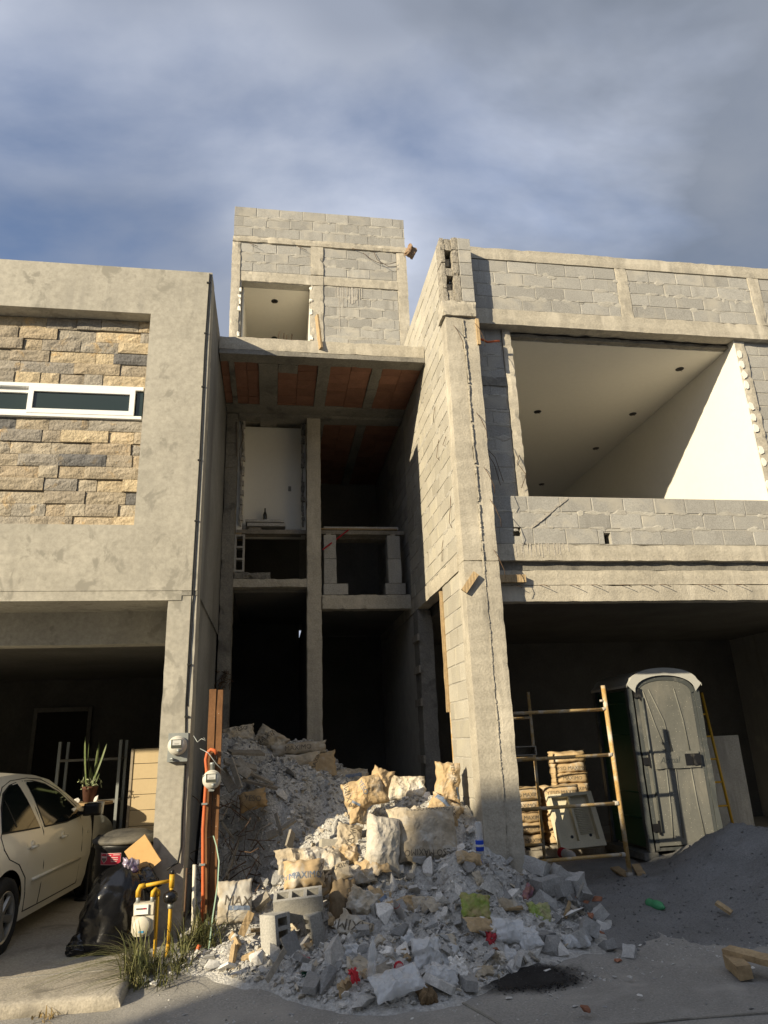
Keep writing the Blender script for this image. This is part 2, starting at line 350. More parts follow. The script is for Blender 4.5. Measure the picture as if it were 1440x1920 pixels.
# ================================================================ masonry helpers
def block_mesh(i, w=0.398, h=0.188, d=0.03, ch=0.004):
    r = random.Random(50+i); mb = MB(); v = []
    for (s, y) in ((ch, 0.0), (0.0, ch), (0.0, d)):
        for (sx, sz) in ((-1,-1),(1,-1),(1,1),(-1,1)):
            j = 0.0035
            v.append((sx*(w/2-s)+r.uniform(-j,j), y+(r.uniform(-.002,.002) if y == 0 else 0), sz*(h/2-s)+r.uniform(-j,j)))
    f = [(0,1,2,3)]
    for k in range(2):
        for q in range(4): f.append((k*4+q, (k+1)*4+q, (k+1)*4+(q+1)%4, k*4+(q+1)%4))
    mb.add(v, f); return mb.mesh('block')
BLK = [block_mesh(i) for i in range(8)]; BLKW = [block_mesh(20+i) for i in range(8)]
for m in BLK: m.materials.append(m_block)
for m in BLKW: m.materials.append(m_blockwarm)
def courses(parent, u0, u1, z0, n, plane, axis='Y', h=0.2, bw=0.41, holes=(), seed=0, meshes=BLK, jit=0.003, start=None):
    """single blocks laid in running bond on a plane facing -Y (or -X)"""
    r = random.Random(seed*31+5); cnt = 0
    for k in range(n):
        z = z0 + (k+0.5)*h; u = u0 - (0 if (k + seed) % 2 else bw/2) if start is None else u0 - start[k % len(start)]
        while u < u1 - 0.03:
            a, b = max(u, u0), min(u+bw, u1); u += bw
            segs = [(a, b)]
            for (h0, h1, g0, g1) in holes:
                if g0 < z < g1:
                    ns = []
                    for (p, q) in segs:
                        if q <= h0 or p >= h1: ns.append((p, q)); continue
                        if p < h0: ns.append((p, h0))
                        if q > h1: ns.append((h1, q))
                    segs = ns
            for (p, q) in segs:
                if q - p < 0.05: continue
                c = (p+q)/2; y = plane + r.uniform(-jit, jit*0.4)
                o = link('block', r.choice(meshes), parent)
                o.location = (c, y, z) if axis == 'Y' else (y, c, z)
                if axis == 'X': o.rotation_euler = (0, 0, -math.pi/2)
                o.rotation_euler.y = r.uniform(-.006, .006)
                o.scale = ((q-p)/bw, 1, h/0.2*r.uniform(0.97, 1.0)); cnt += 1
    return cnt
def wires(parent, lst, mat_=None, r=0.004, name='wire'):
    for pts in lst:
        mb = MB(); mb.tube(pts, r, 5); mb.build(name, mat_ or m_rebar, parent, smooth=True)
def droop(p, q, sag=0.1, n=8):
    p, q = Vector(p), Vector(q)
    return [p.lerp(q, i/n) - Vector((0, 0, sag*4*(i/n)*(1-i/n))) for i in range(n+1)]

# ================================================================ plastered house (left)
HL = empty('plastered_house', (-3.6, 7.25, 0), 'finished grey plastered house with stone panel and strip window above open garage', 'house')
YL = 7.25; XL = -0.78
def rbox(parts, res=0.12, amp=0.004, chip=0.006, y0=None, y1=None):
    mb = MB()
    for (a, b, c, d) in parts: mb.rough(a, b, y0, y1, c, d, res, amp, chip)
    return mb
# upper wall: one body with the stone recess left open
mb = MB()
for (a, b, c, d) in split_rect(-6.6, XL, 3.15, 7.05, [(-5.3, -1.455, 3.85, 6.43)]): mb.box(a, b, YL, YL+0.30, c, d)
bm_ = mb.build('wall', m_plaster, HL)
mb = MB()
for (a, b, c, d) in split_rect(-5.3, -1.455, 3.85, 6.43, [(-4.6, -1.49, 5.16, 5.53)]): mb.box(a, b, YL+0.235, YL+0.33, c, d)
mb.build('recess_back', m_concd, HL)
mb = MB(); mb.box(-6.6, XL, YL+0.30, 14.2, 6.78, 7.02); mb.build('roof', m_concd, HL)
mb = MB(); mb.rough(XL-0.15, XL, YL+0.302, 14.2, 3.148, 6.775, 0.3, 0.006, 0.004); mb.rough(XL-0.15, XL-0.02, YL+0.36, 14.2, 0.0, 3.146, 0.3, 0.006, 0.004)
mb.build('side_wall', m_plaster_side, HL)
mb = MB(); mb.box(-6.6, XL-0.152, YL+0.005, 7.88, 3.05, 3.148); mb.build('soffit', m_plaster, HL)
mb = MB(); mb.rough(-6.6, XL-0.152, 7.88, 8.1, 2.70, 3.148, 0.2, 0.004, 0.006); mb.build('garage_beam', m_plaster, HL)
mb = MB(); mb.box(-6.6, XL-0.152, 8.1, 13.6, 2.86, 3.0); mb.build('garage_ceiling', m_room, HL)
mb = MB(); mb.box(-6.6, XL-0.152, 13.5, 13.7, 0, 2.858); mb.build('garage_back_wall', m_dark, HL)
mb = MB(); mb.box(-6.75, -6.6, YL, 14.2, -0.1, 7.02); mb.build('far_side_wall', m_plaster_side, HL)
mb = MB(); mb.rough(-1.065, XL+0.004, YL+0.012, YL+0.36, -0.1, 3.147, 0.1, 0.006, 0.012); mb.build('garage_column', m_plaster, HL)
mb = MB(); mb.rough(-1.06, XL+0.006, YL+0.006, YL+0.05, 3.10, 3.146, 0.08, 0.003, 0.004); mb.build('column_shadow_line', m_concd, HL)  # dark strip stands in for the shadow line above the column
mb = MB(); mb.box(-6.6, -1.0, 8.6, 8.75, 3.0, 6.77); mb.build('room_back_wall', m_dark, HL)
# door at the back of the garage
gd = MB().box(-4.05, -3.22, 13.44, 13.5, 0.012, 2.3).build('garage_door', mat('dark_door', (0.03,0.026,0.022), bump=0.1), HL)
MB().box(-4.12, -4.055, 13.42, 13.5, 0.012, 2.38).box(-3.215, -3.15, 13.42, 13.5, 0.012, 2.38).box(-4.05, -3.22, 13.42, 13.5, 2.305, 2.38).build('door_frame', m_room, gd)
# stones, one by one
rs = random.Random(11)
def stone_obj(a, b, c, d, y):
    proud = rs.choice((0.0, 0.006, 0.012, 0.02, 0.032)); nx = max(3, int((b-a)/0.055)); nz_ = 4; vs_ = []; fs = []; g = 0.0025
    sd_ = rs.uniform(0, 90)
    for j in range(nz_+1):
        for i in range(nx+1):
            x = a+g + (b-a-2*g)*i/nx; z = c+g + (d-c-2*g)*j/nz_
            e = min(i, nx-i, j, nz_-j)
            dy = 0.0 if e == 0 else 0.008 + 0.013*(noise.noise(Vector((x*7, z*11, sd_)))) + 0.008*noise.noise(Vector((x*25, z*25, sd_)))
            if e == 0: x += 0.004*noise.noise(Vector((x*30, z*30, sd_))); z += 0.003*noise.noise(Vector((z*30, x*30, sd_)))
            vs_.append((x, y - proud - dy, z))
    W = nx+1
    for j in range(nz_):
        for i in range(nx): fs.append((j*W+i, j*W+i+1, (j+1)*W+i+1, (j+1)*W+i))
    ring = [i for i in range(W)] + [j*W+nx for j in range(1, nz_+1)] + [nz_*W+i for i in range(nx-1, -1, -1)] + [j*W for j in range(nz_-1, 0, -1)]
    b0 = len(vs_)
    for i in ring: vs_.append((vs_[i][0], YL+0.24, vs_[i][2]))
    for k in range(len(ring)): fs.append((ring[k], b0+k, b0+(k+1) % len(ring), ring[(k+1) % len(ring)]))
    MB().add(vs_, fs).build('stone', m_stone, HL)
def stone_rows(z0, z1, n):
    h = (z1-z0)/n
    for k in range(n):
        x = -5.3 + rs.uniform(-0.3, 0)
        while x < -1.46:
            w = rs.choice((0.2, 0.27, 0.34, 0.42, 0.42, 0.5, 0.58)); b = min(x+w, -1.457)
            if -1.457 - b < 0.1: b = -1.457
            if b - max(x, -5.3) > 0.03: stone_obj(max(x, -5.3), b, z0+k*h, z0+(k+1)*h, YL+0.205)
            x = b if b < -1.457 else 0
stone_rows(3.855, 5.14, 9); stone_rows(5.56, 6.425, 6)
# window strip
win = MB().box(-4.6, -1.50, 7.40, 7.47, 5.505, 5.548).box(-4.6, -1.50, 7.40, 7.47, 5.145, 5.18).build('window', m_alu, HL)
def frame(x0, x1, z0, z1, y, t=0.055, dp=0.045, nm='frame'):
    f = MB(); f.box(x0, x1, y, y+dp, z1-t, z1).box(x0, x1, y, y+dp, z0, z0+t).box(x0, x0+t, y, y+dp, z0+t, z1-t).box(x1-t, x1, y, y+dp, z0+t, z1-t)
    f.build(nm, m_alu, win)
    MB().box(x0+t, x1-t, y+dp*0.5, y+dp*0.5+0.006, z0+t, z1-t).build('pane', m_winglass, win)
frame(-2.72, -1.585, 5.182, 5.503, 7.395); frame(-3.86, -2.66, 5.182, 5.503, 7.445)
frame(-4.58, -3.80, 5.182, 5.503, 7.395)
MB().box(-1.57, -1.50, 7.43, 7.455, 5.182, 5.503).build('side_pane', m_winglass, win)
cu = MB(); pts = [( -2.62+0.012*i, 7.53+0.012*(i % 2)) for i in range(12)]
v = []; f = []
for i, (x, y) in enumerate(pts): v += [(x, y, 5.16), (x, y, 5.53)]
for i in range(len(pts)-1): f.append((2*i, 2*i+2, 2*i+3, 2*i+1))
# cable running down the corner
cab = [(XL-0.03, YL-0.008, 7.03), (XL-0.045, YL-0.008, 6.0), (XL-0.04, YL-0.008, 4.6), (XL-0.05, YL-0.008, 3.2), (XL-0.05, YL+0.004, 3.0), (XL-0.055, YL+0.004, 2.0), (XL-0.04, YL+0.004, 1.7)]
mb = MB(); mb.tube(cab, 0.006, 6); mb.tube([(p[0]+0.016, p[1], p[2]) for p in cab[:-1]], 0.004, 6)
cb_ = mb.build('corner_cable', m_cable, HL, smooth=True)
for z in (6.9, 6.2, 5.5, 4.6, 3.9, 2.4, 1.9): MB().box(XL-0.06, XL-0.02, YL-0.016 if z > 3.1 else YL-0.004, YL+0.001 if z > 3.1 else YL+0.014, z-0.008, z+0.008).build('cable_clip', m_cable, cb_)
cab = [(XL-0.03, YL-0.0, 1.47), (XL-0.035, YL-0.0, 1.0), (XL-0.03, YL-0.0, 0.75), (XL-0.05, YL-0.01, 0.62), (XL-0.14, YL-0.05, 0.57)]
MB().tube(cab, 0.009, 6).build('meter_cable', m_cable, HL, smooth=True)

# ================================================================ narrow unfinished house (middle)
HM = empty('unfinished_house', (0.65, 10.25, 0), 'narrow unfinished block house with roof tower and clay tiled balcony underside', 'house')
YM = 10.25; X0, X1 = -0.775, 2.075
# --- tower
mb = MB()
for (a, b, c, d) in split_rect(-0.77, 2.28, 6.95, 10.74, [(-0.61, 0.555, 6.95, 9.17)]): mb.box(a, b, YM+0.0055, YM+0.15, c, d)
mb.build('tower_front_wall', m_mortar, HM)
mb = MB(); mb.box(-0.77, -0.62, YM+0.152, 13.2, 6.95, 10.72).box(2.13, 2.28, YM+0.152, 13.2, 6.95, 10.72).box(-0.618, 2.128, 13.05, 13.2, 6.95, 10.72).box(-0.618, 2.128, YM+0.152, 13.05, 9.9, 10.05)
mb.build('tower_wall', m_block, HM)
courses(HM, -0.775, 2.285, 10.115, 3, YM, h=0.211, seed=1, start=(0.08, 0.25, 0.02))
courses(HM, -0.635, 0.575, 9.385, 3, YM, h=0.196, seed=2)
courses(HM, 0.80, 2.105, 9.385, 3, YM, h=0.196, seed=3)
courses(HM, 0.80, 2.105, 6.97, 11, YM, h=0.2, seed=4)
for nm, bx in (('ring_beam', (-0.785, 2.295, YM-0.03, YM+0.13, 9.985, 10.105)), ('lintel', (-0.62, 0.79, YM-0.02, YM+0.14, 9.175, 9.375)),
               ('lintel', (0.80, 2.11, YM-0.015, YM+0.14, 9.19, 9.365)), ('tie_column', (-0.79, -0.64, YM-0.02, YM+0.14, 6.93, 9.98)),
               ('tie_column', (0.572, 0.792, YM-0.025, YM+0.14, 9.385, 9.98)), ('tie_column', (0.572, 0.785, YM-0.02, YM+0.14, 6.93, 9.17)),
               ('tie_column', (2.112, 2.292, YM-0.02, YM+0.14, 6.93, 9.98))):
    MB().rough(*bx, 0.06, 0.008, 0.022, seed=len(nm)).build(nm, m_conc, HM)
# white room behind the tower doorway: crumbling plaster jambs, ceiling with two lamp holes
tr_ = MB().box(-0.60, 1.6, YM+0.155, 12.9, 9.165, 9.2).box(-0.60, -0.575, YM+0.155, 12.9, 6.95, 9.163).box(-0.573, 1.6, 12.86, 12.9, 6.95, 9.163).box(0.56, 0.585, YM+0.155, 12.855, 6.95, 9.163)
tr_.build('tower_room_plaster', m_white, HM)
def lamp_hole(parent, x, y, z, r=0.055):
    mb = MB(); mb.lathe([(r*0.8, -0.004), (r, -0.003), (r*1.02, 0.0)], 14, Matrix.Translation((x, y, z-0.001))); mb.build('lamp_hole', m_black, parent)
    for a in (0.3, 2.6): wires(parent, [[(x, y, z-0.003), (x+0.03*math.cos(a), y+0.03*math.sin(a), z-0.03), (x+0.05*math.cos(a), y+0.02, z-0.02)]], r=0.003)
lamp_hole(HM, -0.05, 10.75, 9.163, 0.06); lamp_hole(HM, -0.05, 11.95, 9.163, 0.06)
rp = random.Random(3)
for k in range(16):
    z = 7.2+0.125*k
    for x in (-0.63, 0.578):
        if rp.random() < 0.62: MB().rough(x-rp.uniform(.01,.04), x+rp.uniform(.012,.025), YM-0.03, YM+0.02, z, z+rp.uniform(.05,.12), 0.025, 0.02, 0.03, seed=k).build('plaster_flake', m_white, HM)
# drips of cement wash below the lintel
for k in range(16):
    x = 1.0+0.03*k+rp.uniform(-.01,.01); L_ = rp.uniform(0.15, 0.4) if rp.random() < .75 else rp.uniform(0.5, 0.95)
    MB().rough(x, x+rp.uniform(.008,.02), YM-0.0065, YM-0.002, 9.17-L_, 9.18, 0.03, 0.001, 0.0, seed=k).build('cement_drip', m_cement, HM)
# --- roof slab / balcony with clay tiles set between concrete joists
YS = 8.43
SL = MB().rough(X0+0.004, X1-0.004, YS, 14.0, 6.735, 6.925, 0.09, 0.006, 0.02).build('roof_slab', m_conc, HM)
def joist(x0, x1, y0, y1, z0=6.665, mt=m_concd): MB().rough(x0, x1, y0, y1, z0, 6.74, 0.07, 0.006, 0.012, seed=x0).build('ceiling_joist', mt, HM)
joist(X0+0.006, X1-0.006, YS+0.004, 8.66); joist(X0+0.006, X1-0.006, 9.93, 10.22); joist(X0+0.01, X1-0.01, 13.4, 13.95)
for (a, b) in ((-0.66,-0.585),(-0.25,0.02),(0.585,0.76),(1.355,1.51)): joist(a, b, 8.663, 9.927)
for (a, b) in ((-0.25,0.02),(0.585,0.8),(1.355,1.51)): joist(a, b, 10.46, 13.39)
MB().rough(-0.58, 2.06, 10.222, 10.455, 6.62, 6.74, 0.07, 0.006, 0.012).build('ceiling_beam', m_concd, HM)
def tiles(x0, x1, y0, y1, nx, L_):
    w = (x1-x0)/nx
    for i in range(nx):
        y = y0 - rp.uniform(0, 0.12)
        while y < y1:
            a, b = max(y, y0), min(y+L_, y1); y += L_
            if b-a < 0.03: continue
            dz = rp.uniform(-0.004, 0.004)
            o = MB().box(x0+i*w+0.003, x0+(i+1)*w-0.003, a+0.003, b-0.003, 6.682+dz, 6.75).build('clay_tile', m_clay, HM)
tiles(-0.77, -0.66, 8.663, 9.927, 1, 0.25); tiles(-0.585, -0.25, 8.663, 9.927, 2, 0.26); tiles(0.02, 0.585, 8.9, 9.927, 2, 0.25); tiles(0.30, 0.585, 8.663, 8.897, 1, 0.25)
tiles(0.76, 1.355, 8.663, 9.927, 2, 0.25); tiles(1.51, 2.07, 8.663, 9.927, 2, 0.25); tiles(0.80, 1.355, 10.46, 13.39, 2, 0.25); tiles(1.51, 2.07, 10.46, 13.39, 2, 0.25)
MB().rough(0.022, 0.298, 8.665, 8.895, 6.66, 6.74, 0.06, 0.006, 0.01).build('ceiling_patch', m_concd, HM)
# --- columns and beams of the open front
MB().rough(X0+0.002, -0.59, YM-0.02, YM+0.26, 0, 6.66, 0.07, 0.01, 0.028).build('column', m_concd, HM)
MB().rough(0.495, 0.712, YM-0.01, YM+0.22, 0, 6.66, 0.07, 0.007, 0.014).build('column', m_conc, HM)
MB().rough(-0.588, 0.493, YM, YM+0.2, 3.84, 3.965, 0.05, 0.008, 0.02).build('beam', m_conc, HM)
MB().rough(-0.588, -0.05, YM+0.02, YM+0.2, 3.965, 4.07, 0.05, 0.02, 0.05, seed=3).build('broken_beam_top', m_concd, HM)
MB().rough(0.714, X1-0.003, YM, YM+0.2, 3.50, 3.715, 0.05, 0.008, 0.022).build('beam', m_conc, HM)
MB().rough(-0.588, 0.60, YM+0.21, 13.6, 3.80, 3.95, 0.4, 0.005, 0.0).box(0.605, X1, YM+0.21, 13.6, 3.56, 3.70).build('floor_slab', m_room, HM)
# interior of the upper floor
up_ = MB(); up_.box(-0.62, -0.50, 10.5, 10.82, 4.74, 6.66).box(0.42, 0.49, 10.5, 10.82, 4.74, 6.66).box(-0.498, 0.418, 10.72, 10.82, 4.74, 6.66)
up_.build('upper_room_plaster', m_white, HM)
MB().box(0.215, 0.262, 10.705, 10.719, 5.53, 5.61).build('switch_box', m_concd, HM)
MB().box(0.495, X1, 13.4, 13.6, 3.705, 6.66).build('upper_back_wall', m_room, HM)
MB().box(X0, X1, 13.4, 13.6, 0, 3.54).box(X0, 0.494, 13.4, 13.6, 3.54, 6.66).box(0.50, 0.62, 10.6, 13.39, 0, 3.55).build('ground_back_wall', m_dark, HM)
for k in range(22):   # ragged plaster on the doorway jambs
    z = 4.85+0.083*k
    for x in (-0.515, 0.44):
        MB().rough(x-rp.uniform(.01,.03), x+rp.uniform(.0,.04), 10.43, 10.5, z, z+0.08, 0.03, 0.012, 0.018, seed=k+x).build('plaster_flake', m_cement if x < 0 else m_concd, HM)
for k in range(3): MB().rough(X0+0.01, -0.60, YM-0.036, YM-0.018, 5.72+0.21*k, 5.91+0.21*k, 0.05, 0.006, 0.012, seed=k).build('patch_block', m_concd, HM)
wires(HM, [droop((-0.62,10.22,6.5), (-0.6,10.2,5.9), .02), [(-0.55,10.2,6.5),(-0.5,10.15,6.2),(-0.56,10.18,6.0),(-0.52,10.2,5.6)], droop((1.5,10.2,9.9),(2.1,10.2,9.75),0.12), [(1.7,10.22,9.95),(1.75,10.18,9.75),(1.95,10.17,9.62),(2.1,10.2,9.66)], [(-0.5,10.22,9.95),(-0.35,10.18,9.86)], [(0.35,10.22,9.95),(0.5,10.18,9.85)], [(1.3,10.22,10.0),(1.5,10.19,9.93)]], r=0.005)
for i, x in enumerate((0.02, 0.09, 0.13, 0.2)): wires(HM, [[(x, 8.46, 6.90), (x+0.005, 8.45, 7.0+0.03*(i % 2)), (x+0.01, 8.44, 7.05-0.02*i)]], r=0.006, name='rebar_stub')
# rag of roots and cloth stuck in the left column
for k in range(26):
    a = Vector((rp.uniform(-0.77,-0.6), YM-0.03, rp.uniform(2.35,2.62))); wires(HM, [[a, a+Vector((rp.uniform(-.06,.06), -rp.uniform(.02,.08), rp.uniform(-.05,.05))), a+Vector((rp.uniform(-.1,.1), -rp.uniform(.0,.06), rp.uniform(-.1,.08)))]], r=0.005, name='dry_root')

# ================================================================ block house (right)
HR = empty('block_house', (4.6, 7.47, 0), 'unfinished concrete block house with white upper room open to the street', 'house')
YP = 7.25; YR = 7.47; XW = 2.08; XE = 9.2
# party wall towards the middle lot
mb = MB()
mb.box(XW+0.0055, XW+0.16, YP+0.22, 14.0, 3.62, 7.84).box(XW+0.0055, XW+0.16, YP+0.22, 8.30, 0, 3.40).box(XW+0.0055, XW+0.16, 10.15, 14.0, 0, 3.40)
mb.build('party_wall', m_mortar, HR)
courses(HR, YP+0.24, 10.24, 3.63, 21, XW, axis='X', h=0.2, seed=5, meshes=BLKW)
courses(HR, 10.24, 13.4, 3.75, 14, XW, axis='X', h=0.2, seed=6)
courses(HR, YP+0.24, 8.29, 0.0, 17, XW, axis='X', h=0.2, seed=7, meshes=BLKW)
MB().rough(XW-0.012, XW+0.16, YP+0.222, 14.0, 3.405, 3.615, 0.08, 0.008, 0.02).build('tie_beam', m_conc, HR)
MB().rough(XW-0.015, XW+0.2, 9.80, 10.14, 0, 3.40, 0.07, 0.008, 0.02).build('inner_column', m_concd, HR)
for (z, a) in ((3.0, 0.02), (2.1, -0.03), (1.35, 0.04), (2.55, 0)): MB().rough(XW-0.045, XW-0.017, 9.74, 10.16, z-0.05, z+0.05, 0.08, 0.004, 0.006, seed=z).build('form_board', m_woodg, HR)
MB().rough(XW-0.04, XW+0.02, 8.28, 8.33, 1.9, 3.35, 0.08, 0.004, 0.006).build('form_board', m_wood, HR)
# front pillar: two casts side by side with a ragged seam
MB().rough(XW, XW+0.235, YP, YP+0.25, 0, 3.47, 0.06, 0.0035, 0.010).build('pillar', m_conc, HR)
MB().rough(XW+0.005, XW+0.225, YP+0.012, YP+0.25, 3.48, 6.64, 0.06, 0.0035, 0.010, seed=2).build('pillar', m_conc, HR)
MB().rough(XW+0.235, XW+0.41, YP+0.008, YP+0.25, 0, 3.47, 0.06, 0.0035, 0.012, seed=4).build('pillar', m_conc, HR)
MB().rough(XW+0.23, XW+0.41, YP+0.018, YP+0.25, 3.48, 6.64, 0.06, 0.0035, 0.013, seed=6).build('pillar', m_conc, HR)
sm = MB()
z = 0.3
while z < 6.6:
    w = 0.006+0.008*abs(nz(z, 1, 1, 4)); x = XW+0.232+0.012*nz(z, 0, 0, 2); h = rp.uniform(.02,.045)
    sm.rough(x-w, x+w, YP-0.001-0.005*rp.random(), YP+0.03, z, z+h, 0.02, 0.008, 0.01, seed=z); z += h*0.8+(rp.uniform(0,.04) if rp.random() < .1 else 0)
tag(sm.build('seam', m_conc, HR), kind='stuff')
MB().rough(XW-0.03, XW+0.41, YP-0.02, YP+0.25, 6.645, 6.86, 0.04, 0.014, 0.03, seed=9).build('beam_stub', m_conc, HR)
# cut wall end above: hollow cells of sawn blocks
ce = MB()
for k in range(5):
    z = 6.865+0.197*k
    ce.rough(XW+0.0, XW+0.06, YP+0.01, YP+0.22, z, z+0.19, 0.04, 0.008, 0.015, seed=k).rough(XW+0.062, XW+0.15, YP+(0.1 if k % 2 else 0.02), YP+0.22, z+0.0, z+(0.12 if k in (1,2,3) else 0.18), 0.04, 0.01, 0.02, seed=k+9)
    ce.rough(XW+0.152, XW+0.235, YP+0.0, YP+0.22, z, z+0.192, 0.04, 0.01, 0.02, seed=k+5)
ce.build('broken_wall_end', m_agg, HR)
courses(HR, XW+0.245, XW+0.41, 6.865, 5, YP+0.0, h=0.197, seed=1, bw=0.41)
MB().box(XW+0.24, XW+0.41, YP+0.0055, YP+0.24, 6.862, 7.84).build('wall_end', m_mortar, HR)
# parapet
XF = XW+0.412
MB().box(XF, XE, YR+0.0055, YR+0.16, 6.94, 7.70).build('parapet_core', m_mortar, HR)
gaps = [(4.61, 4.79, 6.9, 8), (6.64, 6.82, 6.9, 8)]
courses(HR, XF, XE, 6.935, 4, YR, h=0.195, seed=8, holes=gaps, start=(0.1, 0.31, 0.05, 0.25))
MB().rough(XF, XE, YR-0.01, YR+0.17, 7.72, 7.905, 0.09, 0.006, 0.012).build('coping_beam', m_conc, HR)
for (a, b, _, _) in gaps: MB().rough(a+0.006, b-0.006, YR-0.012, YR+0.1, 6.93, 7.718, 0.06, 0.006, 0.02, seed=a).build('tie_column', m_conc, HR)
MB().rough(XF, XE, YR-0.02, YR+0.16, 6.70, 6.93, 0.07, 0.007, 0.02, seed=3).build('window_beam', m_conc, HR)
# wall left of the opening, set back
MB().box(XF, 2.92, YR+0.1255, YR+0.26, 3.54, 6.72).build('jamb_core', m_mortar, HR)
courses(HR, XF, 2.92, 4.35, 12, YR+0.12, h=0.197, seed=9)
MB().rough(2.922, 3.045, YR+0.09, YR+0.24, 4.33, 6.71, 0.05, 0.008, 0.022, seed=5).build('jamb_column', m_conc, HR)
MB().rough(XF, 2.92, YR+0.10, YR+0.2, 5.86, 5.99, 0.05, 0.008, 0.02).build('jamb_tie', m_concd, HR)
# sill wall and beams
holes = [(2.77, 2.87, 3.83, 3.95), (3.90, 3.99, 3.74, 3.88)]
mb = MB()
for (a, b, c, d) in split_rect(XF, XE, 3.73, 4.33, holes): mb.box(a, b, YR+0.0055, YR+0.13, c, d)
mb.build('sill_core', m_mortar, HR)
mb = MB(); mb.box(XF, 4.6, YR+0.131, YR+0.15, 3.73, 4.32); mb.build('dark_hole_backing', m_black, HR)  # black sheet closes the wall holes, giving them a shaded depth
courses(HR, XF, XE, 3.73, 3, YR, h=0.2, seed=12, holes=[(2.77, 2.87, 3.8, 4.0), (3.90, 3.99, 3.7, 3.9)], start=(0.3, 0.12, 0.33))
MB().rough(XF, XE, YR-0.015, YR+0.2, 3.53, 3.725, 0.07, 0.007, 0.018, seed=8).build('floor_beam', m_conc, HR)
MB().rough(XF, XE, YR+0.05, YR+0.2, 3.255, 3.43, 0.07, 0.005, 0.012, seed=11).rough(XF, XE, YR+0.045, YR+0.2, 3.06, 3.25, 0.07, 0.005, 0.012, seed=12).build('garage_beam', m_conc, HR)
MB().box(XF, XE, YR+0.06, YR+0.2, 3.43, 3.53).build('beam_gap', m_concd, HR)
# cement wash run down the sill
for k in range(15):
    x = 2.78+0.045*k+rp.uniform(-.02,.02); L_ = rp.uniform(.1,.26)
    MB().rough(x, x+rp.uniform(.008,.018), YR-0.019, YR-0.012, 3.72-L_*.6, 3.74, 0.03, 0.001, 0, seed=k).build('cement_drip', m_cement, HR)
M_, L_ = orient((3.0, YR-0.008, 3.93), (3.5, YR-0.008, 4.31)); mb = MB(); mb.rough(-L_/2, L_/2, -0.006, 0.012, -0.014, 0.014, 0.03, 0.006, 0.01, M=M_); mb.build('cement_trail', m_cement, HR)
# right of the opening
MB().box(6.262, XE, YR+0.0855, YR+0.22, 4.33, 6.70).build('right_core', m_mortar, HR)
courses(HR, 6.42, XE, 4.34, 12, YR+0.08, h=0.196, seed=13)
MB().rough(6.262, 6.42, YR+0.05, YR+0.2, 4.33, 6.695, 0.05, 0.01, 0.02, seed=7).build('jamb_column', m_conc, HR)
for k in range(14):
    if k in (2, 5, 9): continue
    z = 4.4+0.16*k; a = rp.uniform(0, 6.28); q = [(6.29+0.015*rp.random()+0.035*math.cos(t)*rp.uniform(.8,1.2), z+0.06*math.sin(t)*rp.uniform(.8,1.2)) for t in [i*6.283/9 for i in range(9)]]
    MB().prism(q, YR+0.035, YR+0.055, 'Y').build('plaster_dab', m_white, HR)
# white room
MB().box(2.95, 6.25, YR+0.26, 14.6, 6.64, 6.72).build('room_ceiling', m_white, HR)
MB().box(6.25, 6.261, YR+0.05, 14.6, 4.30, 6.70).build('room_wall', m_white, HR)
MB().box(2.93, 2.95, YR+0.26, 14.6, 4.30, 6.70).box(2.952, 6.248, 14.55, 14.6, 4.3, 6.638).build('room_wall', m_white, HR)
MB().box(XF, XE, YR+0.21, 14.6, 3.45, 3.72).build('room_floor', m_cement, HR)
MB().rough(3.05, 6.25, YR+0.165, YR+0.255, 6.645, 6.69, 0.05, 0.012, 0.02).build('plaster_edge', m_concd, HR)
for (x, y, _) in [(5.86, 8.23, 6.64), (4.24, 9.75, 6.64), (5.89, 9.7, 6.64), (5.9, 11.13, 6.64), (5.57, 13.04, 6.64)]: lamp_hole(HR, x, y, 6.64, 0.06)
MB().box(XF, XE, YR+0.165, 14.7, 6.73, 6.93).build('roof', m_concd, HR)
MB().box(XE, XE+0.15, YR, 14.7, 0, 7.9).build('far_side_wall', m_block, HR)
# ground floor interior
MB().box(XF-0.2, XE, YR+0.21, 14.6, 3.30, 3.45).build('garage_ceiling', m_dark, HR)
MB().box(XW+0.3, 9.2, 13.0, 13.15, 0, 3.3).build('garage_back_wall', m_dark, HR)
MB().rough(6.1, 6.64, 9.6, 9.75, 0, 1.5, 0.3, 0.005, 0.01).build('sun_patch_wall', m_conc, HR)  # stub added and cut to the outline of the sunlit wall patch
# odd nails, wires and ties
wl = []
for (x, z0) in ((XW+0.1, 6.5), (XW+0.38, 6.55), (XW+0.3, 5.3), (XW+0.33, 4.6), (XW+0.37, 4.2), (XW+0.36, 3.6)):
    wl.append([(x, YP-0.002, z0), (x+0.03, YP-0.05, z0-0.1), (x+0.09, YP-0.04, z0-0.25), (x+0.1, YP-0.01, z0-0.33)])
for k in range(14):
    x = 2.65+0.33*k+rp.uniform(-.1,.1); wl.append([(x, YR+0.05, 3.253), (x+0.04, YR-0.02, 3.24), (x+0.1, YR-0.03, 3.21)])
for k in range(5):
    y = rp.uniform(7.45, 8.2); z = rp.uniform(2.0, 6.4); L_ = rp.uniform(.1,.4); wl.append([(XW, y, z), (XW-0.02, y+rp.uniform(-.03,.03), z-L_*.4), (XW-0.03, y+rp.uniform(-.02,.08), z-L_*.8), (XW-0.012, y+rp.uniform(0,.12), z-L_)])
wl.append([(2.98, YR+0.09, 4.9), (2.90, YR-0.02, 4.75), (3.0, YR-0.02, 4.6), (2.95, YR+0.05, 4.45)]); wl.append([(2.52, YR-0.02, 4.95), (2.62, YR-0.05, 4.8), (2.7, YR-0.03, 4.5)]); wl.append([(2.52, YR-0.02, 4.9), (2.6, YR-0.06, 4.7), (2.66, YR-0.03, 4.45)])
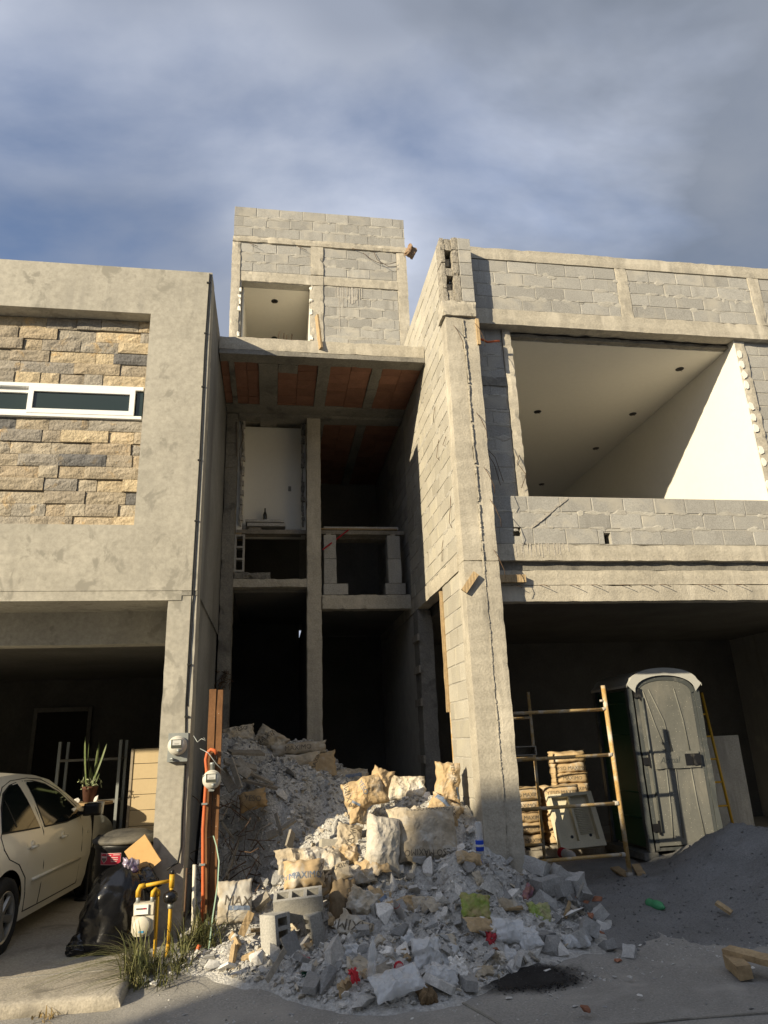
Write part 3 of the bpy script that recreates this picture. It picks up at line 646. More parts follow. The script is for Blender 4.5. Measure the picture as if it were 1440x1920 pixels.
wires(HR, wl, r=0.004)
MB().tube([(2.50, YR+0.10, 6.62), (2.54, YR-0.02, 6.48), (2.66, YR-0.05, 6.40), (2.82, YR-0.06, 6.42)], 0.014, 8).build('orange_conduit', m_orange, HR, smooth=True)
MB().rough(XF-0.02, XF+0.02, YP-0.01, YP+0.03, 6.25, 6.62, 0.05, 0.003, 0.004).build('form_board', m_wood, HR)
M_, L_ = orient((XW-0.03, YP-0.03, 3.12), (XW+0.12, YP-0.04, 3.32)); MB().box(-L_/2, L_/2, -0.015, 0.015, -0.035, 0.035, M_).build('form_board', m_wood, HR)
MB().rough(XF+0.03, 2.86, YR-0.03, YR+0.03, 3.27, 3.36, 0.06, 0.003, 0.006).build('form_board', m_wood, HR)

# mortar squeezed out of the joints and smeared over the blocks
def smears(parent, lst, seed):
    r = random.Random(seed); mb = MB()
    for (axis, pl, u0, u1, z0, n_, h, cnt) in lst:
        for _ in range(cnt):
            u = r.uniform(u0, u1); z = z0 + h*r.randrange(1, n_) + r.uniform(-.025, .012); w_, t_ = r.uniform(.02, .11), r.uniform(.008, .03); k = 9
            q = [(u+w_*math.cos(a)*r.uniform(.6,1.1), z+t_*math.sin(a)*r.uniform(.5,1.3)) for a in [2*math.pi*i/k for i in range(k)]]
            of = r.uniform(.0012, .0058)
            v = [((a, pl-of, b) if axis == 'Y' else (pl-of, a, b)) for a, b in q]; c = (sum(a for a, b in q)/k, sum(b for a, b in q)/k)
            e = [((a, pl+of*.5, b) if axis == 'Y' else (pl+of*.5, a, b)) for a, b in [(c[0]+(a-c[0])*1.5, c[1]+(b-c[1])*1.7) for a, b in q]]
            mb.add(v+e, [tuple(range(k))] + [(i, i+k, (i+1) % k+k, (i+1) % k) for i in range(k)])
    tag(mb.build('mortar_smears', m_mortar, parent), kind='stuff')
smears(HR, [('Y', YR, XF, 8.5, 6.935, 4, .195, 90), ('Y', YR, XF, 8.5, 3.73, 3, .2, 75), ('X', XW, 7.55, 10.2, 3.63, 21, .2, 190), ('Y', YR+.12, XF, 2.9, 4.35, 12, .197, 60)], 5)
smears(HM, [('Y', YM, -.7, 2.2, 10.115, 3, .211, 60), ('Y', YM, -.6, .5, 9.385, 3, .196, 24), ('Y', YM, .85, 2.05, 9.385, 3, .196, 26), ('Y', YM, .85, 2.05, 7.97, 6, .2, 60)], 6)

# ================================================================ house across the street (behind the viewer, shades the road)
HX = empty('street_house', (-14.5, -5.0, -0.1), 'plain three storey house across the street behind the viewer', 'house')
MB().box(-16.35, 6.0, -14.0, -5.0, -0.1, 9.08).build('wall', m_plaster, HX)

# ================================================================ sand heap
def tps(P):
    P = np.array(P, float); n = len(P); xy = P[:, :2]
    def U(d2): return 0.5*d2*np.log(d2+1e-9)
    d2 = ((xy[:, None]-xy[None])**2).sum(-1)
    A = np.zeros((n+3, n+3)); A[:n, :n] = U(d2) + np.eye(n)*0.02; A[:n, n] = 1; A[:n, n+1:] = xy; A[n, :n] = 1; A[n+1:, :n] = xy.T
    w = np.linalg.solve(A, np.concatenate([P[:, 2], [0, 0, 0]]))
    def f(x, y):
        q = np.stack([np.ravel(x), np.ravel(y)], -1); d = ((q[:, None]-xy[None])**2).sum(-1)
        return (U(d) @ w[:n] + w[n] + q @ w[n+1:]).reshape(np.shape(x))
    return f
def heap(name, f, x0, x1, y0, y1, res, mt, rough=(0.02, 0.012), ground=ground_z, drop=0.03):
    xs = np.arange(x0, x1+1e-6, res); ys = np.arange(y0, y1+1e-6, res); X, Y = np.meshgrid(xs, ys); Z = f(X, Y)
    v = []; n = len(xs); G = np.zeros_like(Z)
    for j in range(len(ys)):
        for i in range(n):
            x, y = xs[i], ys[j]; g = ground(x, y); G[j, i] = g; h = Z[j, i]-g + (0.02*nz(x, y, 2, 2.6) + 0.012*nz(x, y, 5, 9) if drop else 0)
            k = max(0.0, min(1.0, h/0.15))
            z = g + h + k*(rough[0]*2*nz(x, y, 0.3, 5.0) + rough[1]*2*nz(x, y, 0.7, 17.0)) if h > 0 else g + max(h, -drop)
            v.append((x, y, z)); Z[j, i] = z
    f_ = []
    for j in range(len(ys)-1):
        for i in range(n-1):
            a = (j*n+i, j*n+i+1, (j+1)*n+i+1, (j+1)*n+i)
            if max(v[q][2]-G[q//n, q % n] for q in a) > (-0.01 if drop else 0.0005): f_.append(a)
    o = MB().add(v, f_).build(name, mt, smooth=True, fix=False)
    def at(x, y):
        i = min(max((x-x0)/res, 0), n-1.001); j = min(max((y-y0)/res, 0), len(ys)-1.001); a, b = int(i), int(j); u, w = i-a, j-b
        return (Z[b, a]*(1-u)+Z[b, a+1]*u)*(1-w)+(Z[b+1, a]*(1-u)+Z[b+1, a+1]*u)*w
    return o, at
SP = [(5.129, 7.600, 0.596), (5.326, 7.500, 0.506), (4.794, 7.600, 0.524), (4.601, 7.800, 0.351), (4.365, 8.000, 0.162), (4.35,8.3,0.13), (4.9,8.5,0.22), (5.4,8.5,0.4), (6.0,8.3,0.36), (7.0,7.8,0.4), (8,7.5,0.35),(8.5,6.8,0.2),
      (4.653, 7.000, 0.220), (4.236, 7.000, 0.152), (3.830, 7.000, 0.086), (4.369, 6.500, 0.055), (3.896, 6.300, -0.038), (4.9,6.3,0.2), (5.6,6.5,0.42), (6.6,6.6,0.5), (5.5,5.9,0.05), (6.8,5.9,0.1),
      (3.3,6.3,-0.04), (3.9,5.95,-0.07), (4.6,5.6,-0.12), (2.9,6.8,0.03), (3.0,7.6,0.05), (3.4,8.3,0.07), (2.8,8.6,0.05), (3.6,9.2,0.06), (4.6,9.6,0.08), (6,9.6,0.2), (7.5,9.5,0.1), (2.8,9.8,0.0), (5.2,5.3,-0.16), (7.5,5.2,-0.16), (2.4,6.0,-0.1), (2.5,9.2,0.02), (8.6,9.4,0.05), (8.8,5.2,-0.2),(5.9,7.5,0.52),(6.6,7.3,0.45)]
sand, sand_at = heap('sand_heap', tps(SP), 2.5, 8.9, 5.1, 10.0, 0.05, m_sand, rough=(0.018, 0.012))
tag(sand, 'heap of dark grey building sand in front of the portable toilet', 'sand', kind='stuff')

# ================================================================ rubble heap
PP = [(-0.38, 6.25, 0.0), (-0.12, 6.1, 0.0), (0.2, 5.95, 0.02), (-0.3, 6.55, 0.1), (0.1, 6.35, 0.02), (0.4, 6.4, 0.06), (-0.1, 6.45, 0.05), (-0.41, 9.7, 1.72), (0.08, 9.7, 1.62), (0.59, 10.15, 1.6), (-0.18, 9.2, 1.45), (0.34, 9.2, 1.36), (0.9, 9.6, 1.22), (1.2, 9.2, 1.07), (-0.04, 8.4, 1.06), (0.43, 8.4, 1.03), (0.84, 8.36, 0.96), (0.13, 8.18, 0.66), (0.3, 8.1, 0.64), (0.75, 8.1, 0.7), (0.17, 7.5, 0.46), (0.59, 7.5, 0.51), (1.05, 7.7, 0.83), (1.46, 8.1, 0.96), (1.82, 8.1, 0.94), (2.02, 7.72, 0.94), (0.98, 7.25, 0.59), (1.44, 7.25, 0.56), (1.79, 6.75, 0.61), (0.43, 6.75, 0.2), (0.91, 6.85, 0.31), (1.35, 6.85, 0.27), (1.65, 6.53, 0.31), (0.64, 6.15, 0.13), (1.06, 6.15, 0.11), (1.5, 6.16, 0.1), (-0.11, 6.7, 0.04), (-0.26, 7.1, 0.22), (-0.37, 6.8, 0.0), (1.9, 6.3, 0.14), (2.43, 6.75, 0.17), (2.5, 7.0, 0.22), (2.67, 6.6, 0.05), (2.16, 6.8, 0.17), (-0.53, 7.9, -0.04), (-0.21, 8.14, 0.17), (-0.46, 8.29, 0.32), (-0.6, 8.6, 0.75), (-0.3, 8.9, 1.25), (-0.62, 9.4, 1.72), (-0.7, 6.7, 0.02), (-0.75, 7.4, 0.05), (1.7, 8.4, 0.8), (1.9, 9.2, 0.7), (1.6, 10.0, 0.8), (0.2, 10.4, 1.4), (1.2, 10.6, 0.8), (-0.5, 10.5, 1.5), (0.3, 11.2, 0.8), (1.3, 11.4, 0.3), (-0.4, 11.6, 0.4), (-0.79, 6.17, -0.1), (-0.42, 6.2, -0.08), (-0.01, 5.95, -0.1), (0.41, 5.42, -0.12), (0.88, 5.2, -0.12), (1.34, 5.3, -0.12), (1.8, 5.72, -0.1), (2.27, 5.85, -0.1), (2.68, 5.95, -0.1), (3.0, 6.35, -0.08), (3.1, 7.2, -0.05), (3.0, 7.9, -0.05), (-0.9, 5.6, -0.25), (0.4, 4.8, -0.3), (1.4, 4.7, -0.3), (2.6, 5.2, -0.3), (3.4, 6.2, -0.25), (-0.2, 5.4, -0.25)]
fp = tps(PP)
heapo, pile_at = heap('rubble_heap', fp, -0.765, 3.15, 4.9, 11.6, 0.04, m_dust, rough=(0.05, 0.035))
tag(heapo, 'large heap of crumbled plaster rubble filling the narrow lot', 'rubble', kind='stuff')

def hull(i, fl=1.0, n=11):
    r = random.Random(900+i); bm = bmesh.new()
    for _ in range(n):
        p = Vector((r.gauss(0,1), r.gauss(0,1), r.gauss(0,1))).normalized()*r.uniform(.75,1)
        m = max(abs(p.x), abs(p.y), abs(p.z)); p = p.lerp(p/m*0.85, 0.55)
        bm.verts.new((p.x, p.y*r.uniform(.7,1), p.z*fl))
    res = bmesh.ops.convex_hull(bm, input=bm.verts)
    bmesh.ops.delete(bm, geom=[g for g in res['geom_interior'] if isinstance(g, bmesh.types.BMVert)], context='VERTS')
    bm.verts.index_update(); bm.normal_update()
    v = [tuple(q.co) for q in bm.verts]; f = [tuple(x.index for x in q.verts) for q in bm.faces]; bm.free(); return v, f
HULLS = [hull(i, fl) for i, fl in enumerate([1,.9,.8,.7,.6,.5,.4,.35,.8,.6,.45,.7,.3,.25,.9,.55])]
def rubble_mesh(name, N, xr, yr, sizes, mt, at, seed, minh=0.02, wf=None):
    r = np.random.RandomState(seed); V = []; F = []; b = 0; k = 0; tries = 0
    while k < N and tries < N*8:
        tries += 1
        x = r.uniform(*xr); y = r.uniform(*yr); z = at(x, y)
        if z - ground_z(x, y) < minh: continue
        if wf and r.rand() > wf(x, y): continue
        s = sizes[0]*(sizes[1]/sizes[0])**(r.rand()**1.8)
        hv, hf = HULLS[r.randint(len(HULLS))]
        E = Matrix.Rotation(r.uniform(0,6.28), 3, 'Z') @ Matrix.Rotation(r.uniform(-.7,.7), 3, 'X') @ Matrix.Rotation(r.uniform(-.7,.7), 3, 'Y')
        A = np.array(hv) @ np.array(E).T * s * np.array([1, r.uniform(.6,1), 1]) + np.array([x, y, z+s*0.25])
        V.append(A); F += [tuple(i+b for i in q) for q in hf]; b += len(hv); k += 1
    return MB().add([tuple(p) for p in np.concatenate(V)], F).build(name, mt, fix=False)
inlot = lambda x, y: 1.0 if (y < 7.2 or x < 1.98) else 0.0
tag(rubble_mesh('plaster_crumbs', 5200, (-0.7,3.0), (5.2,10.4), (0.010,0.042), m_dust, pile_at, 1, wf=inlot), 'pale crumbs and flakes of plaster covering the heap', 'rubble', kind='stuff')
tag(rubble_mesh('concrete_crumbs', 2600, (-0.7,3.1), (5.2,9.9), (0.008,0.034), m_chunkg, pile_at, 2, wf=inlot), 'grey concrete crumbs scattered through the heap', 'rubble', kind='stuff')
flat = lambda x, y: ground_z(x, y) - 0.004
tag(rubble_mesh('road_grit', 1500, (-0.8,4.2), (4.6,6.6), (0.004,0.016), m_chunk, flat, 3, minh=-1, wf=lambda x, y: max(0.03, 1-(abs(y-(5.5 if x < 2 else 6.0))/0.7)**2)), 'fine grit and chips lying on the road before the heap', 'gravel', kind='stuff')

def plate(i):
    r = random.Random(300+i); n_ = r.choice((4, 5, 5, 6)); t = r.uniform(.10, .22)
    q = [(math.cos(2*math.pi*(k+r.uniform(-.3,.3))/n_)*r.uniform(.7,1), math.sin(2*math.pi*(k+r.uniform(-.3,.3))/n_)*r.uniform(.5,.8)) for k in range(n_)]
    v = [(a, b, -t+r.uniform(-.03,.03)) for a, b in q] + [(a*r.uniform(.88,1), b*r.uniform(.88,1), t+r.uniform(-.03,.03)) for a, b in q]
    return v, [tuple(range(n_))[::-1], tuple(range(n_, 2*n_))] + [(k, (k+1) % n_, n_+(k+1) % n_, n_+k) for k in range(n_)]
PLATES = [plate(i) for i in range(14)]
def shard_mesh(name, N, xr, yr, sizes, mt, at, seed, wf):
    r = np.random.RandomState(seed); V = []; F = []; b = 0; k = 0
    while k < N:
        x = r.uniform(*xr); y = r.uniform(*yr); z = at(x, y)
        if z - ground_z(x, y) < 0.02 or r.rand() > wf(x, y): continue
        s = sizes[0]*(sizes[1]/sizes[0])**(r.rand()**1.5); hv, hf = PLATES[r.randint(len(PLATES))]
        E = Matrix.Rotation(r.uniform(0,6.28), 3, 'Z') @ Matrix.Rotation(r.normal(-.5,.7), 3, 'X') @ Matrix.Rotation(r.normal(0,.6), 3, 'Y')
        A = np.array(hv) @ np.array(E).T * s + np.array([x, y, z+s*0.25]); V.append(A); F += [tuple(i+b for i in q) for q in hf]; b += len(hv); k += 1
    return MB().add([tuple(p) for p in np.concatenate(V)], F).build(name, mt, fix=False)
tag(shard_mesh('plaster_shards', 1100, (-0.65,3.0), (5.25,9.8), (.018,.06), m_chunk, pile_at, 31, inlot), 'flat pale shards of broken plaster all over the heap', 'rubble', kind='stuff')
tag(shard_mesh('concrete_shards', 600, (-0.65,3.0), (5.25,9.8), (.016,.055), m_chunkg, pile_at, 32, inlot), 'flat grey shards of broken block all over the heap', 'rubble', kind='stuff')
tag(shard_mesh('paper_shreds', 420, (-0.3,2.4), (5.4,8.6), (.02,.05), m_kraftd, pile_at, 33, inlot), 'torn shreds of sack paper mixed into the heap', 'paper', kind='stuff')
tag(shard_mesh('wood_splinters', 160, (-0.6,2.8), (5.4,8.6), (.02,.06), m_woodg, pile_at, 34, inlot), 'small wood splinters mixed into the heap', 'wood', kind='stuff')

tag(rubble_mesh('sand_crumbs', 1800, (2.7,7.0), (5.3,8.4), (0.006,0.022), m_sand, sand_at, 41, minh=-0.01), 'clods and coarse grains on the sand heap', 'sand', kind='stuff')
# bigger pieces, each a thing
CH = []; PLM = []
for i, (v_, f_) in enumerate(PLATES):
    me = MB().add(v_, f_).mesh('shard'); me.materials.append(m_chunk if i % 3 else m_chunkg); PLM.append(me)
for i, (v_, f_) in enumerate(HULLS):
    for mt in (m_chunk, m_chunkg):
        me = MB().add(v_, f_).mesh('chunk'); me.materials.append(mt); CH.append(me)
REDM = []
for i in (3, 5, 7, 9): me = MB().add(*HULLS[i]).mesh('brick_piece'); me.materials.append(m_red); REDM.append(me)
rc = random.Random(21)
def lump_label(x, y, s):
    size = 'big' if s > .075 else 'fist sized' if s > .05 else 'small'
    if y > 7.6: w = 'on the shaded back slope of the heap'
    elif y > 6.8: w = 'among the sacks on the heap crest' if x > .6 else 'behind the hollow blocks'
    elif y > 6.1: w = 'around the standing hollow blocks' if x < .6 else 'below the big flat sack' if x < 1.5 else 'in front of the concrete pillar foot'
    else: w = 'on the road below the hollow blocks' if x < .6 else 'between plastic bags at the heap foot' if x < 1.7 else 'near the burnt patch edge'
    return '%s lump of broken plaster or concrete %s' % (size, w)
def put(me, name, loc, s, rot, label, cat, group=None):
    o = link(name, me); o.location = loc; o.scale = s if isinstance(s, tuple) else (s, s, s); o.rotation_euler = rot; return tag(o, label, cat, group)
pts_ = []
tries = 0
while len(pts_) < 240 and tries < 6000:
    tries += 1
    x, y = rc.uniform(-0.6, 2.95), rc.uniform(5.3, 9.3)
    if not inlot(x, y) or (y > 7.6 and rc.random() < .6): continue
    z = pile_at(x, y)
    if z - ground_z(x, y) < 0.02: continue
    s = 0.035*(2.6**rc.random()) if rc.random() < .8 else rc.uniform(.08, .12)
    if any((x-a)**2+(y-b)**2 < (0.8*(s+c))**2 for a, b, c in pts_): continue
    pts_.append((x, y, s))
    pick = rc.random() < .5
    if pick: s *= 1.25
    if y < 7.2 and rc.random() < .16: s = rc.uniform(.11, .17)
    put(rc.choice(PLM) if pick else rc.choice(CH), 'rubble_chunk', (x, y, z+s*0.2), (s, s*rc.uniform(.6,.95), s), (rc.gauss(-.3,.6), rc.gauss(0,.5), rc.uniform(0,6.3)),
        lump_label(x, y, s), 'rubble', 'broken lumps on the rubble heap')
for k in range(46):
    x, y = rc.uniform(-0.7, 4.4), rc.uniform(4.75, 6.2)
    if pile_at(x, y) - ground_z(x, y) > 0.03: continue
    s = rc.uniform(.010, .026)
    put(rc.choice(CH), 'loose_stone', (x, y, ground_z(x, y)+s*0.3), (s*1.4, s, s*.7), (0, 0, rc.uniform(0,6.3)), 'small pale stone chip lying loose on the road', 'stone', 'loose chips on the road')
BK = [(1005,1625,7.0,.085),(1027,1662,6.85,.10),(1050,1640,7.0,.08),(1052,1668,6.8,.07),(1078,1655,6.9,.075),(1090,1672,6.8,.06),(1125,1712,6.55,.06),(1105,1740,6.3,.07),(1085,1760,6.2,.07),(1140,1775,6.1,.05),(1180,1790,5.95,.05),(935,1690,6.65,.10),(1020,1760,6.2,.06)]
LBL = ['grey block corner leaning against the concrete pillar foot','largest square lump of the broken block pile beside the pillar','flat block shard on top of the broken block pile','tilted block piece in the middle of the broken block pile','upright block piece at the sand side of the broken block pile','small block end behind the broken clay bits','grey slab piece lying at the edge of the sand','dark jagged concrete lump among plastic scraps','rounded concrete lump in front of the white disc','half brick lump near the foot of the sand heap','flat grey lump at the right end of the rubble','pale slab leaning on the front of the pillar foot','grey cylinder shaped core of concrete among the rubbish']
for (u, l), me in zip(zip(BK, LBL), [CH[2*(i % 16)+1] for i in range(13)]):
    pass
BKP = [(2.493, 7.000, 0.421), (2.534, 6.850, 0.276), (2.723, 7.000, 0.339), (2.640, 6.800, 0.252), (2.822, 6.900, 0.281), (2.833, 6.800, 0.222), (2.880, 6.550, 0.095), (2.660, 6.300, 0.049), (2.515, 6.200, 0.004), (2.716, 6.100, -0.045), (2.820, 5.950, -0.072), (1.995, 6.650, 0.227), (2.218, 6.200, 0.025)]
for i, p in enumerate(BKP):
    s = BK[i][3]; me = MB().rough(-s*1.3, s*1.3, -s, s, -s*0.8, s*0.8, s*0.7, s*0.16, s*0.3, seed=i*3.1).mesh('block_piece'); me.materials.append(m_chunkg)
    put(me, 'block_piece', p, 1.0, (rc.uniform(-.7,.7), rc.uniform(-.6,.6), rc.uniform(0,3)), LBL[i], 'rubble', 'broken block pieces by the pillar')
for i, p in enumerate([(2.957, 6.750, 0.158), (2.762, 6.500, 0.093), (2.843, 6.750, 0.152), (2.805, 6.400, -0.031), (2.675, 5.850, -0.101), (1.989, 4.900, -0.051), (2.801, 6.800, 0.176), (1.748, 6.000, 0.032)]):
    s = (.055,.04,.045,.05,.035,.045,.04,.03)[i]
    put(REDM[i % 4], 'clay_brick_piece', (p[0], p[1], max(p[2], ground_z(p[0], p[1])+0.01)), s, (rc.uniform(-.5,.5), rc.uniform(-.5,.5), rc.uniform(0,6)), 'orange red shard of broken clay brick near the sand', 'brick', 'broken clay shards')
me = MB().add(*HULLS[0]).mesh('white_rock'); me.materials.append(mat('white_plaster_lump', (0.62,0.60,0.56), (0.5,0.48,0.45), s1=12, s2=60, bump=.6))
put(me, 'white_rock', (2.318, 6.050, -0.029), .075, (.3,.2,1), 'white rounded plaster lump above the burnt patch', 'rubble')
me = MB().rough(-.085,.085,-.012,.012,-.085,.085,.03,.006,.05).mesh('plaster_disc'); me.materials.append(MATS['white_plaster_lump'])
put(me, 'plaster_disc', (2.875, 6.450, -0.019), 1, (-.5,.2,.3), 'round white plaster disc propped on the rubble edge', 'rubble')
for i, p in enumerate([(2.065, 5.760, -0.080), (0.957, 5.395, -0.090), (2.566, 5.450, -0.090), (2.448, 5.091, -0.090)]):
    put(me if False else CH[6], 'white_stone', (p[0], p[1], -0.07), (.035-.004*i, .026, .016), (0, 0, i), ['white stone on the road right of the burnt patch', 'white stone below the broom head on the road', 'white chip on bare road under the sand heap', 'white flake near the bottom right of the road'][i], 'stone')
# burnt patch
def patch(x, y):
    d = 0.62*math.hypot((x-1.88)/0.42, (y-5.68)/0.26) + 0.1*nz(x, y, 5, 4)
    return ground_z(x, y) + 0.03*min(1-d, .5)
pa = np.vectorize(patch); m_soot = mat('soot_and_ash', (0.014,0.013,0.013), (0.03,0.028,0.027), s1=9, s2=80, bump=.8, fine=.5, speck=((0.22,0.21,0.20), 30, 0.08))
so, so_at = heap('ash_patch', lambda X, Y: pa(X, Y), 1.2, 2.9, 4.9, 6.1, 0.02, m_soot, rough=(0.0, 0.006), drop=0.0)
so.location.z = 0.004
t_ = m_soot.node_tree; b_ = t_.nodes['Principled BSDF']; g_ = t_.nodes.new('ShaderNodeNewGeometry')
def sn(ty, **k):
    n_ = t_.nodes.new(ty)
    for a_, v_ in k.items(): setattr(n_, a_, v_)
    return n_
v1_ = sn('ShaderNodeVectorMath', operation='SUBTRACT'); v1_.inputs[1].default_value = (1.88, 5.68, 0); t_.links.new(g_.outputs['Position'], v1_.inputs[0])
v2_ = sn('ShaderNodeVectorMath', operation='MULTIPLY'); v2_.inputs[1].default_value = (1/.42, 1/.26, 0); t_.links.new(v1_.outputs[0], v2_.inputs[0])
v3_ = sn('ShaderNodeVectorMath', operation='LENGTH'); t_.links.new(v2_.outputs[0], v3_.inputs[0])
n1_ = sn('ShaderNodeTexNoise'); n1_.inputs['Scale'].default_value = 7; n1_.inputs['Detail'].default_value = 8; n1_.inputs['Roughness'].default_value = .75; t_.links.new(g_.outputs['Position'], n1_.inputs[0])
m1_ = sn('ShaderNodeMath', operation='MULTIPLY_ADD'); m1_.inputs[1].default_value = 1.5; t_.links.new(n1_.outputs['Fac'], m1_.inputs[0]); t_.links.new(v3_.outputs['Value'], m1_.inputs[2])
r_ = sn('ShaderNodeMapRange'); r_.inputs[1].default_value = 1.95; r_.inputs[2].default_value = 1.35; t_.links.new(m1_.outputs[0], r_.inputs[0]); t_.links.new(r_.outputs[0], b_.inputs['Alpha'])
tag(so, 'burnt black patch of soot and ash on the ground', 'ash')
crm = rubble_mesh('soot_crumbs', 1500, (1.15,2.95), (4.9,6.15), (0.004,0.02), m_soot, flat, 9, minh=-1, wf=lambda x, y: max(0, 1.15-math.hypot((x-1.88)/0.46, (y-5.68)/0.30)*.75)**2)
tag(crm, 'charred crumbs scattered around the burnt patch', 'ash', kind='stuff')

# ================================================================ sacks
TXT = {}
def text_geo(s, shear=0.0):
    k = (s, shear)
    if k in TXT: return TXT[k]
    c = bpy.data.curves.new('txt', 'FONT'); c.body = s; c.resolution_u = 2; c.shear = shear; c.align_x = 'CENTER'; c.align_y = 'CENTER'
    o = bpy.data.objects.new('txt', c); COL.objects.link(o); bpy.context.view_layer.update()
    me = bpy.data.meshes.new_from_object(o.evaluated_get(bpy.context.evaluated_depsgraph_get()))
    bm = bmesh.new(); bm.from_mesh(me); bmesh.ops.triangulate(bm, faces=bm.faces)
    for _ in range(4):
        es = [e for e in bm.edges if e.calc_length() > 0.22]
        if not es: break
        bmesh.ops.subdivide_edges(bm, edges=es, cuts=1); bmesh.ops.triangulate(bm, faces=bm.faces)
    v = [(q.co.x, q.co.y) for q in bm.verts]; bm.verts.index_update(); f = [tuple(x.index for x in q.verts) for q in bm.faces]; bm.free()
    bpy.data.objects.remove(o); bpy.data.curves.remove(c); bpy.data.meshes.remove(me)
    ys = [q[1] for q in v]; h = max(ys)-min(ys); m = (max(ys)+min(ys))/2; xs = [q[0] for q in v]; mx_ = (max(xs)+min(xs))/2
    v = [((a-mx_)/h, (b-m)/h) for a, b in v]; TXT[k] = (v, f); return v, f
def decal(v2, f, me, at2, size, ang=0.0, off=0.003, d=(0,1,0), wide=1.0):
    """drape flat 2-D geometry on the -Y side of a mesh (local space)"""
    bvh = BVHTree.FromPolygons([q.co for q in me.vertices], [tuple(p.vertices) for p in me.polygons])
    c, s = math.cos(ang), math.sin(ang); V = []; ok = []
    for (a, b) in v2:
        x, z = a*size*wide, b*size; p = Vector((at2[0]+x*c-z*s, -5, at2[1]+x*s+z*c)); h = bvh.ray_cast(p, Vector((0,1,0)))
        ok.append(h[0] is not None); V.append((p.x, (h[0].y if h[0] else 0)-off, p.z))
    F = [q for q in f if all(ok[i] for i in q)]
    return MB().add(V, F)
RECT = ([(-.5+i/8, -.5+j/3) for j in range(4) for i in range(9)], [(j*9+i, j*9+i+1, (j+1)*9+i+1, (j+1)*9+i) for j in range(3) for i in range(8)])
def sack_mesh(L, W, T, seed, p=3.0, wr=0.012, bendx=0.0, bendz=0.0, nu=34, nv=28, lump=0.15, twist=0.0):
    crisp = wr >= 0.0175
    if crisp: nu, nv = min(nu, 26), min(nv, 22)
    wr = wr*(1.4 if crisp else 0.45)
    r = random.Random(seed); vs_ = []; fs = []; sd_ = r.uniform(0, 60)
    for side in (-1, 1):
        for j in range(nv+1):
            for i in range(nu+1):
                u = -1+2*i/nu; w = -1+2*j/nv
                t = ((1-abs(u)**p)*(1-abs(w)**p))**0.5
                q = Vector((u*L*5+sd_, w*W*5, side*3.0))
                t *= 1 + lump*noise.noise(q*0.7)*1.2
                if crisp:
                    c1_ = noise.voronoi(Vector((u*L*5.5+sd_, w*W*4.0+u*.6, side*5.0)))[0]; c2_ = noise.voronoi(Vector((u*L*13+sd_, w*W*13, side*5.0+9)))[0]
                    dw = (c1_[0]-.45)*1.5 + (c2_[0]-.45)*.55
                else: dw = (1-abs(noise.noise(Vector((u*L*7+sd_, w*W*5+u*2, side*2))))*3)*.7 + noise.noise(q*5)*.4
                y = side*T/2*t + dw*wr*(0.35+0.65*t)*side
                x = u*L/2*(0.955+0.05*w*w) + 0.02*noise.noise(Vector((sd_, w*3, 1))); z = w*W/2*(0.945+0.06*u*u) + 0.02*noise.noise(Vector((u*3, sd_, 2)))
                if twist:
                    a = twist*u; y, z = y*math.cos(a)-z*math.sin(a), y*math.sin(a)+z*math.cos(a)
                y += bendx*u*u*L + bendz*w*w*W
                vs_.append((x, y, z))
    n = (nu+1)*(nv+1)
    edge = lambda i, j: i in (0, nu) or j in (0, nv)
    mp = list(range(2*n))
    for j in range(nv+1):
        for i in range(nu+1):
            if edge(i, j): k = j*(nu+1)+i; mp[n+k] = k
    for side in (0, 1):
        for j in range(nv):
            for i in range(nu):
                a = [side*n+j*(nu+1)+i, side*n+j*(nu+1)+i+1, side*n+(j+1)*(nu+1)+i+1, side*n+(j+1)*(nu+1)+i]
                fs.append(tuple(mp[q] for q in (a if side == 0 else a[::-1])))
    used = sorted({q for f in fs for q in f}); rm = {q: i for i, q in enumerate(used)}
    mb = MB().add([vs_[q] for q in used], [tuple(rm[q] for q in f) for f in fs]); me = mb.mesh('sack', not crisp)
    return me
def sack(loc, rot, dims, mt, label,  prints=(), group='torn kraft plaster sacks', seed=1, name='plaster_sack', **k):
    me = sack_mesh(*dims, seed, **k); me.materials.append(mt)
    o = link(name, me); o.location = loc; o.rotation_euler = tuple(R(a) for a in rot); tag(o, label, 'sack', group)
    for pr in prints:
        t, at2, size, ang = pr[:4]; ink = m_blue if len(pr) > 4 and pr[4] == 'b' else m_ink
        v2, f = RECT if t == '#' else text_geo(t)
        w = pr[5] if len(pr) > 5 else (1.0 if t != '#' else 4.0)
        db = decal(v2, f, me, at2, size, R(ang), wide=w)
        if db.f: db.build('blue_band' if t == '#' else 'lettering', ink, o, local=True, fix=False)
    return o
sack((1.498, 7.220, 0.737), (-28,0,-4), (0.60,0.52,0.20), m_kraftd, 'big dusty sack lying flat with print along its top and bottom edges', [('YESO MAXIMO', (0.05,0.215), .042, -2), ('YESO MAXIMO', (0.0,-0.20), .05, 178)], seed=3, wr=.0178, p=3.4, lump=.3)
sack((1.052, 7.120, 0.680), (-20,12,12), (0.34,0.52,0.20), mat('caked_sack', (0.52,0.48,0.41), (0.42,0.375,0.30), s1=5, s2=30, bump=.6, fine=.4), 'whitened limp sack slumped left of the big flat sack', seed=4, wr=.018)
sack((1.344, 7.450, 0.808), (-30,0,15), (0.36,0.34,0.16), m_kraftd, 'grimy sack wedged between the limp one and the big flat sack', seed=14, wr=.018)
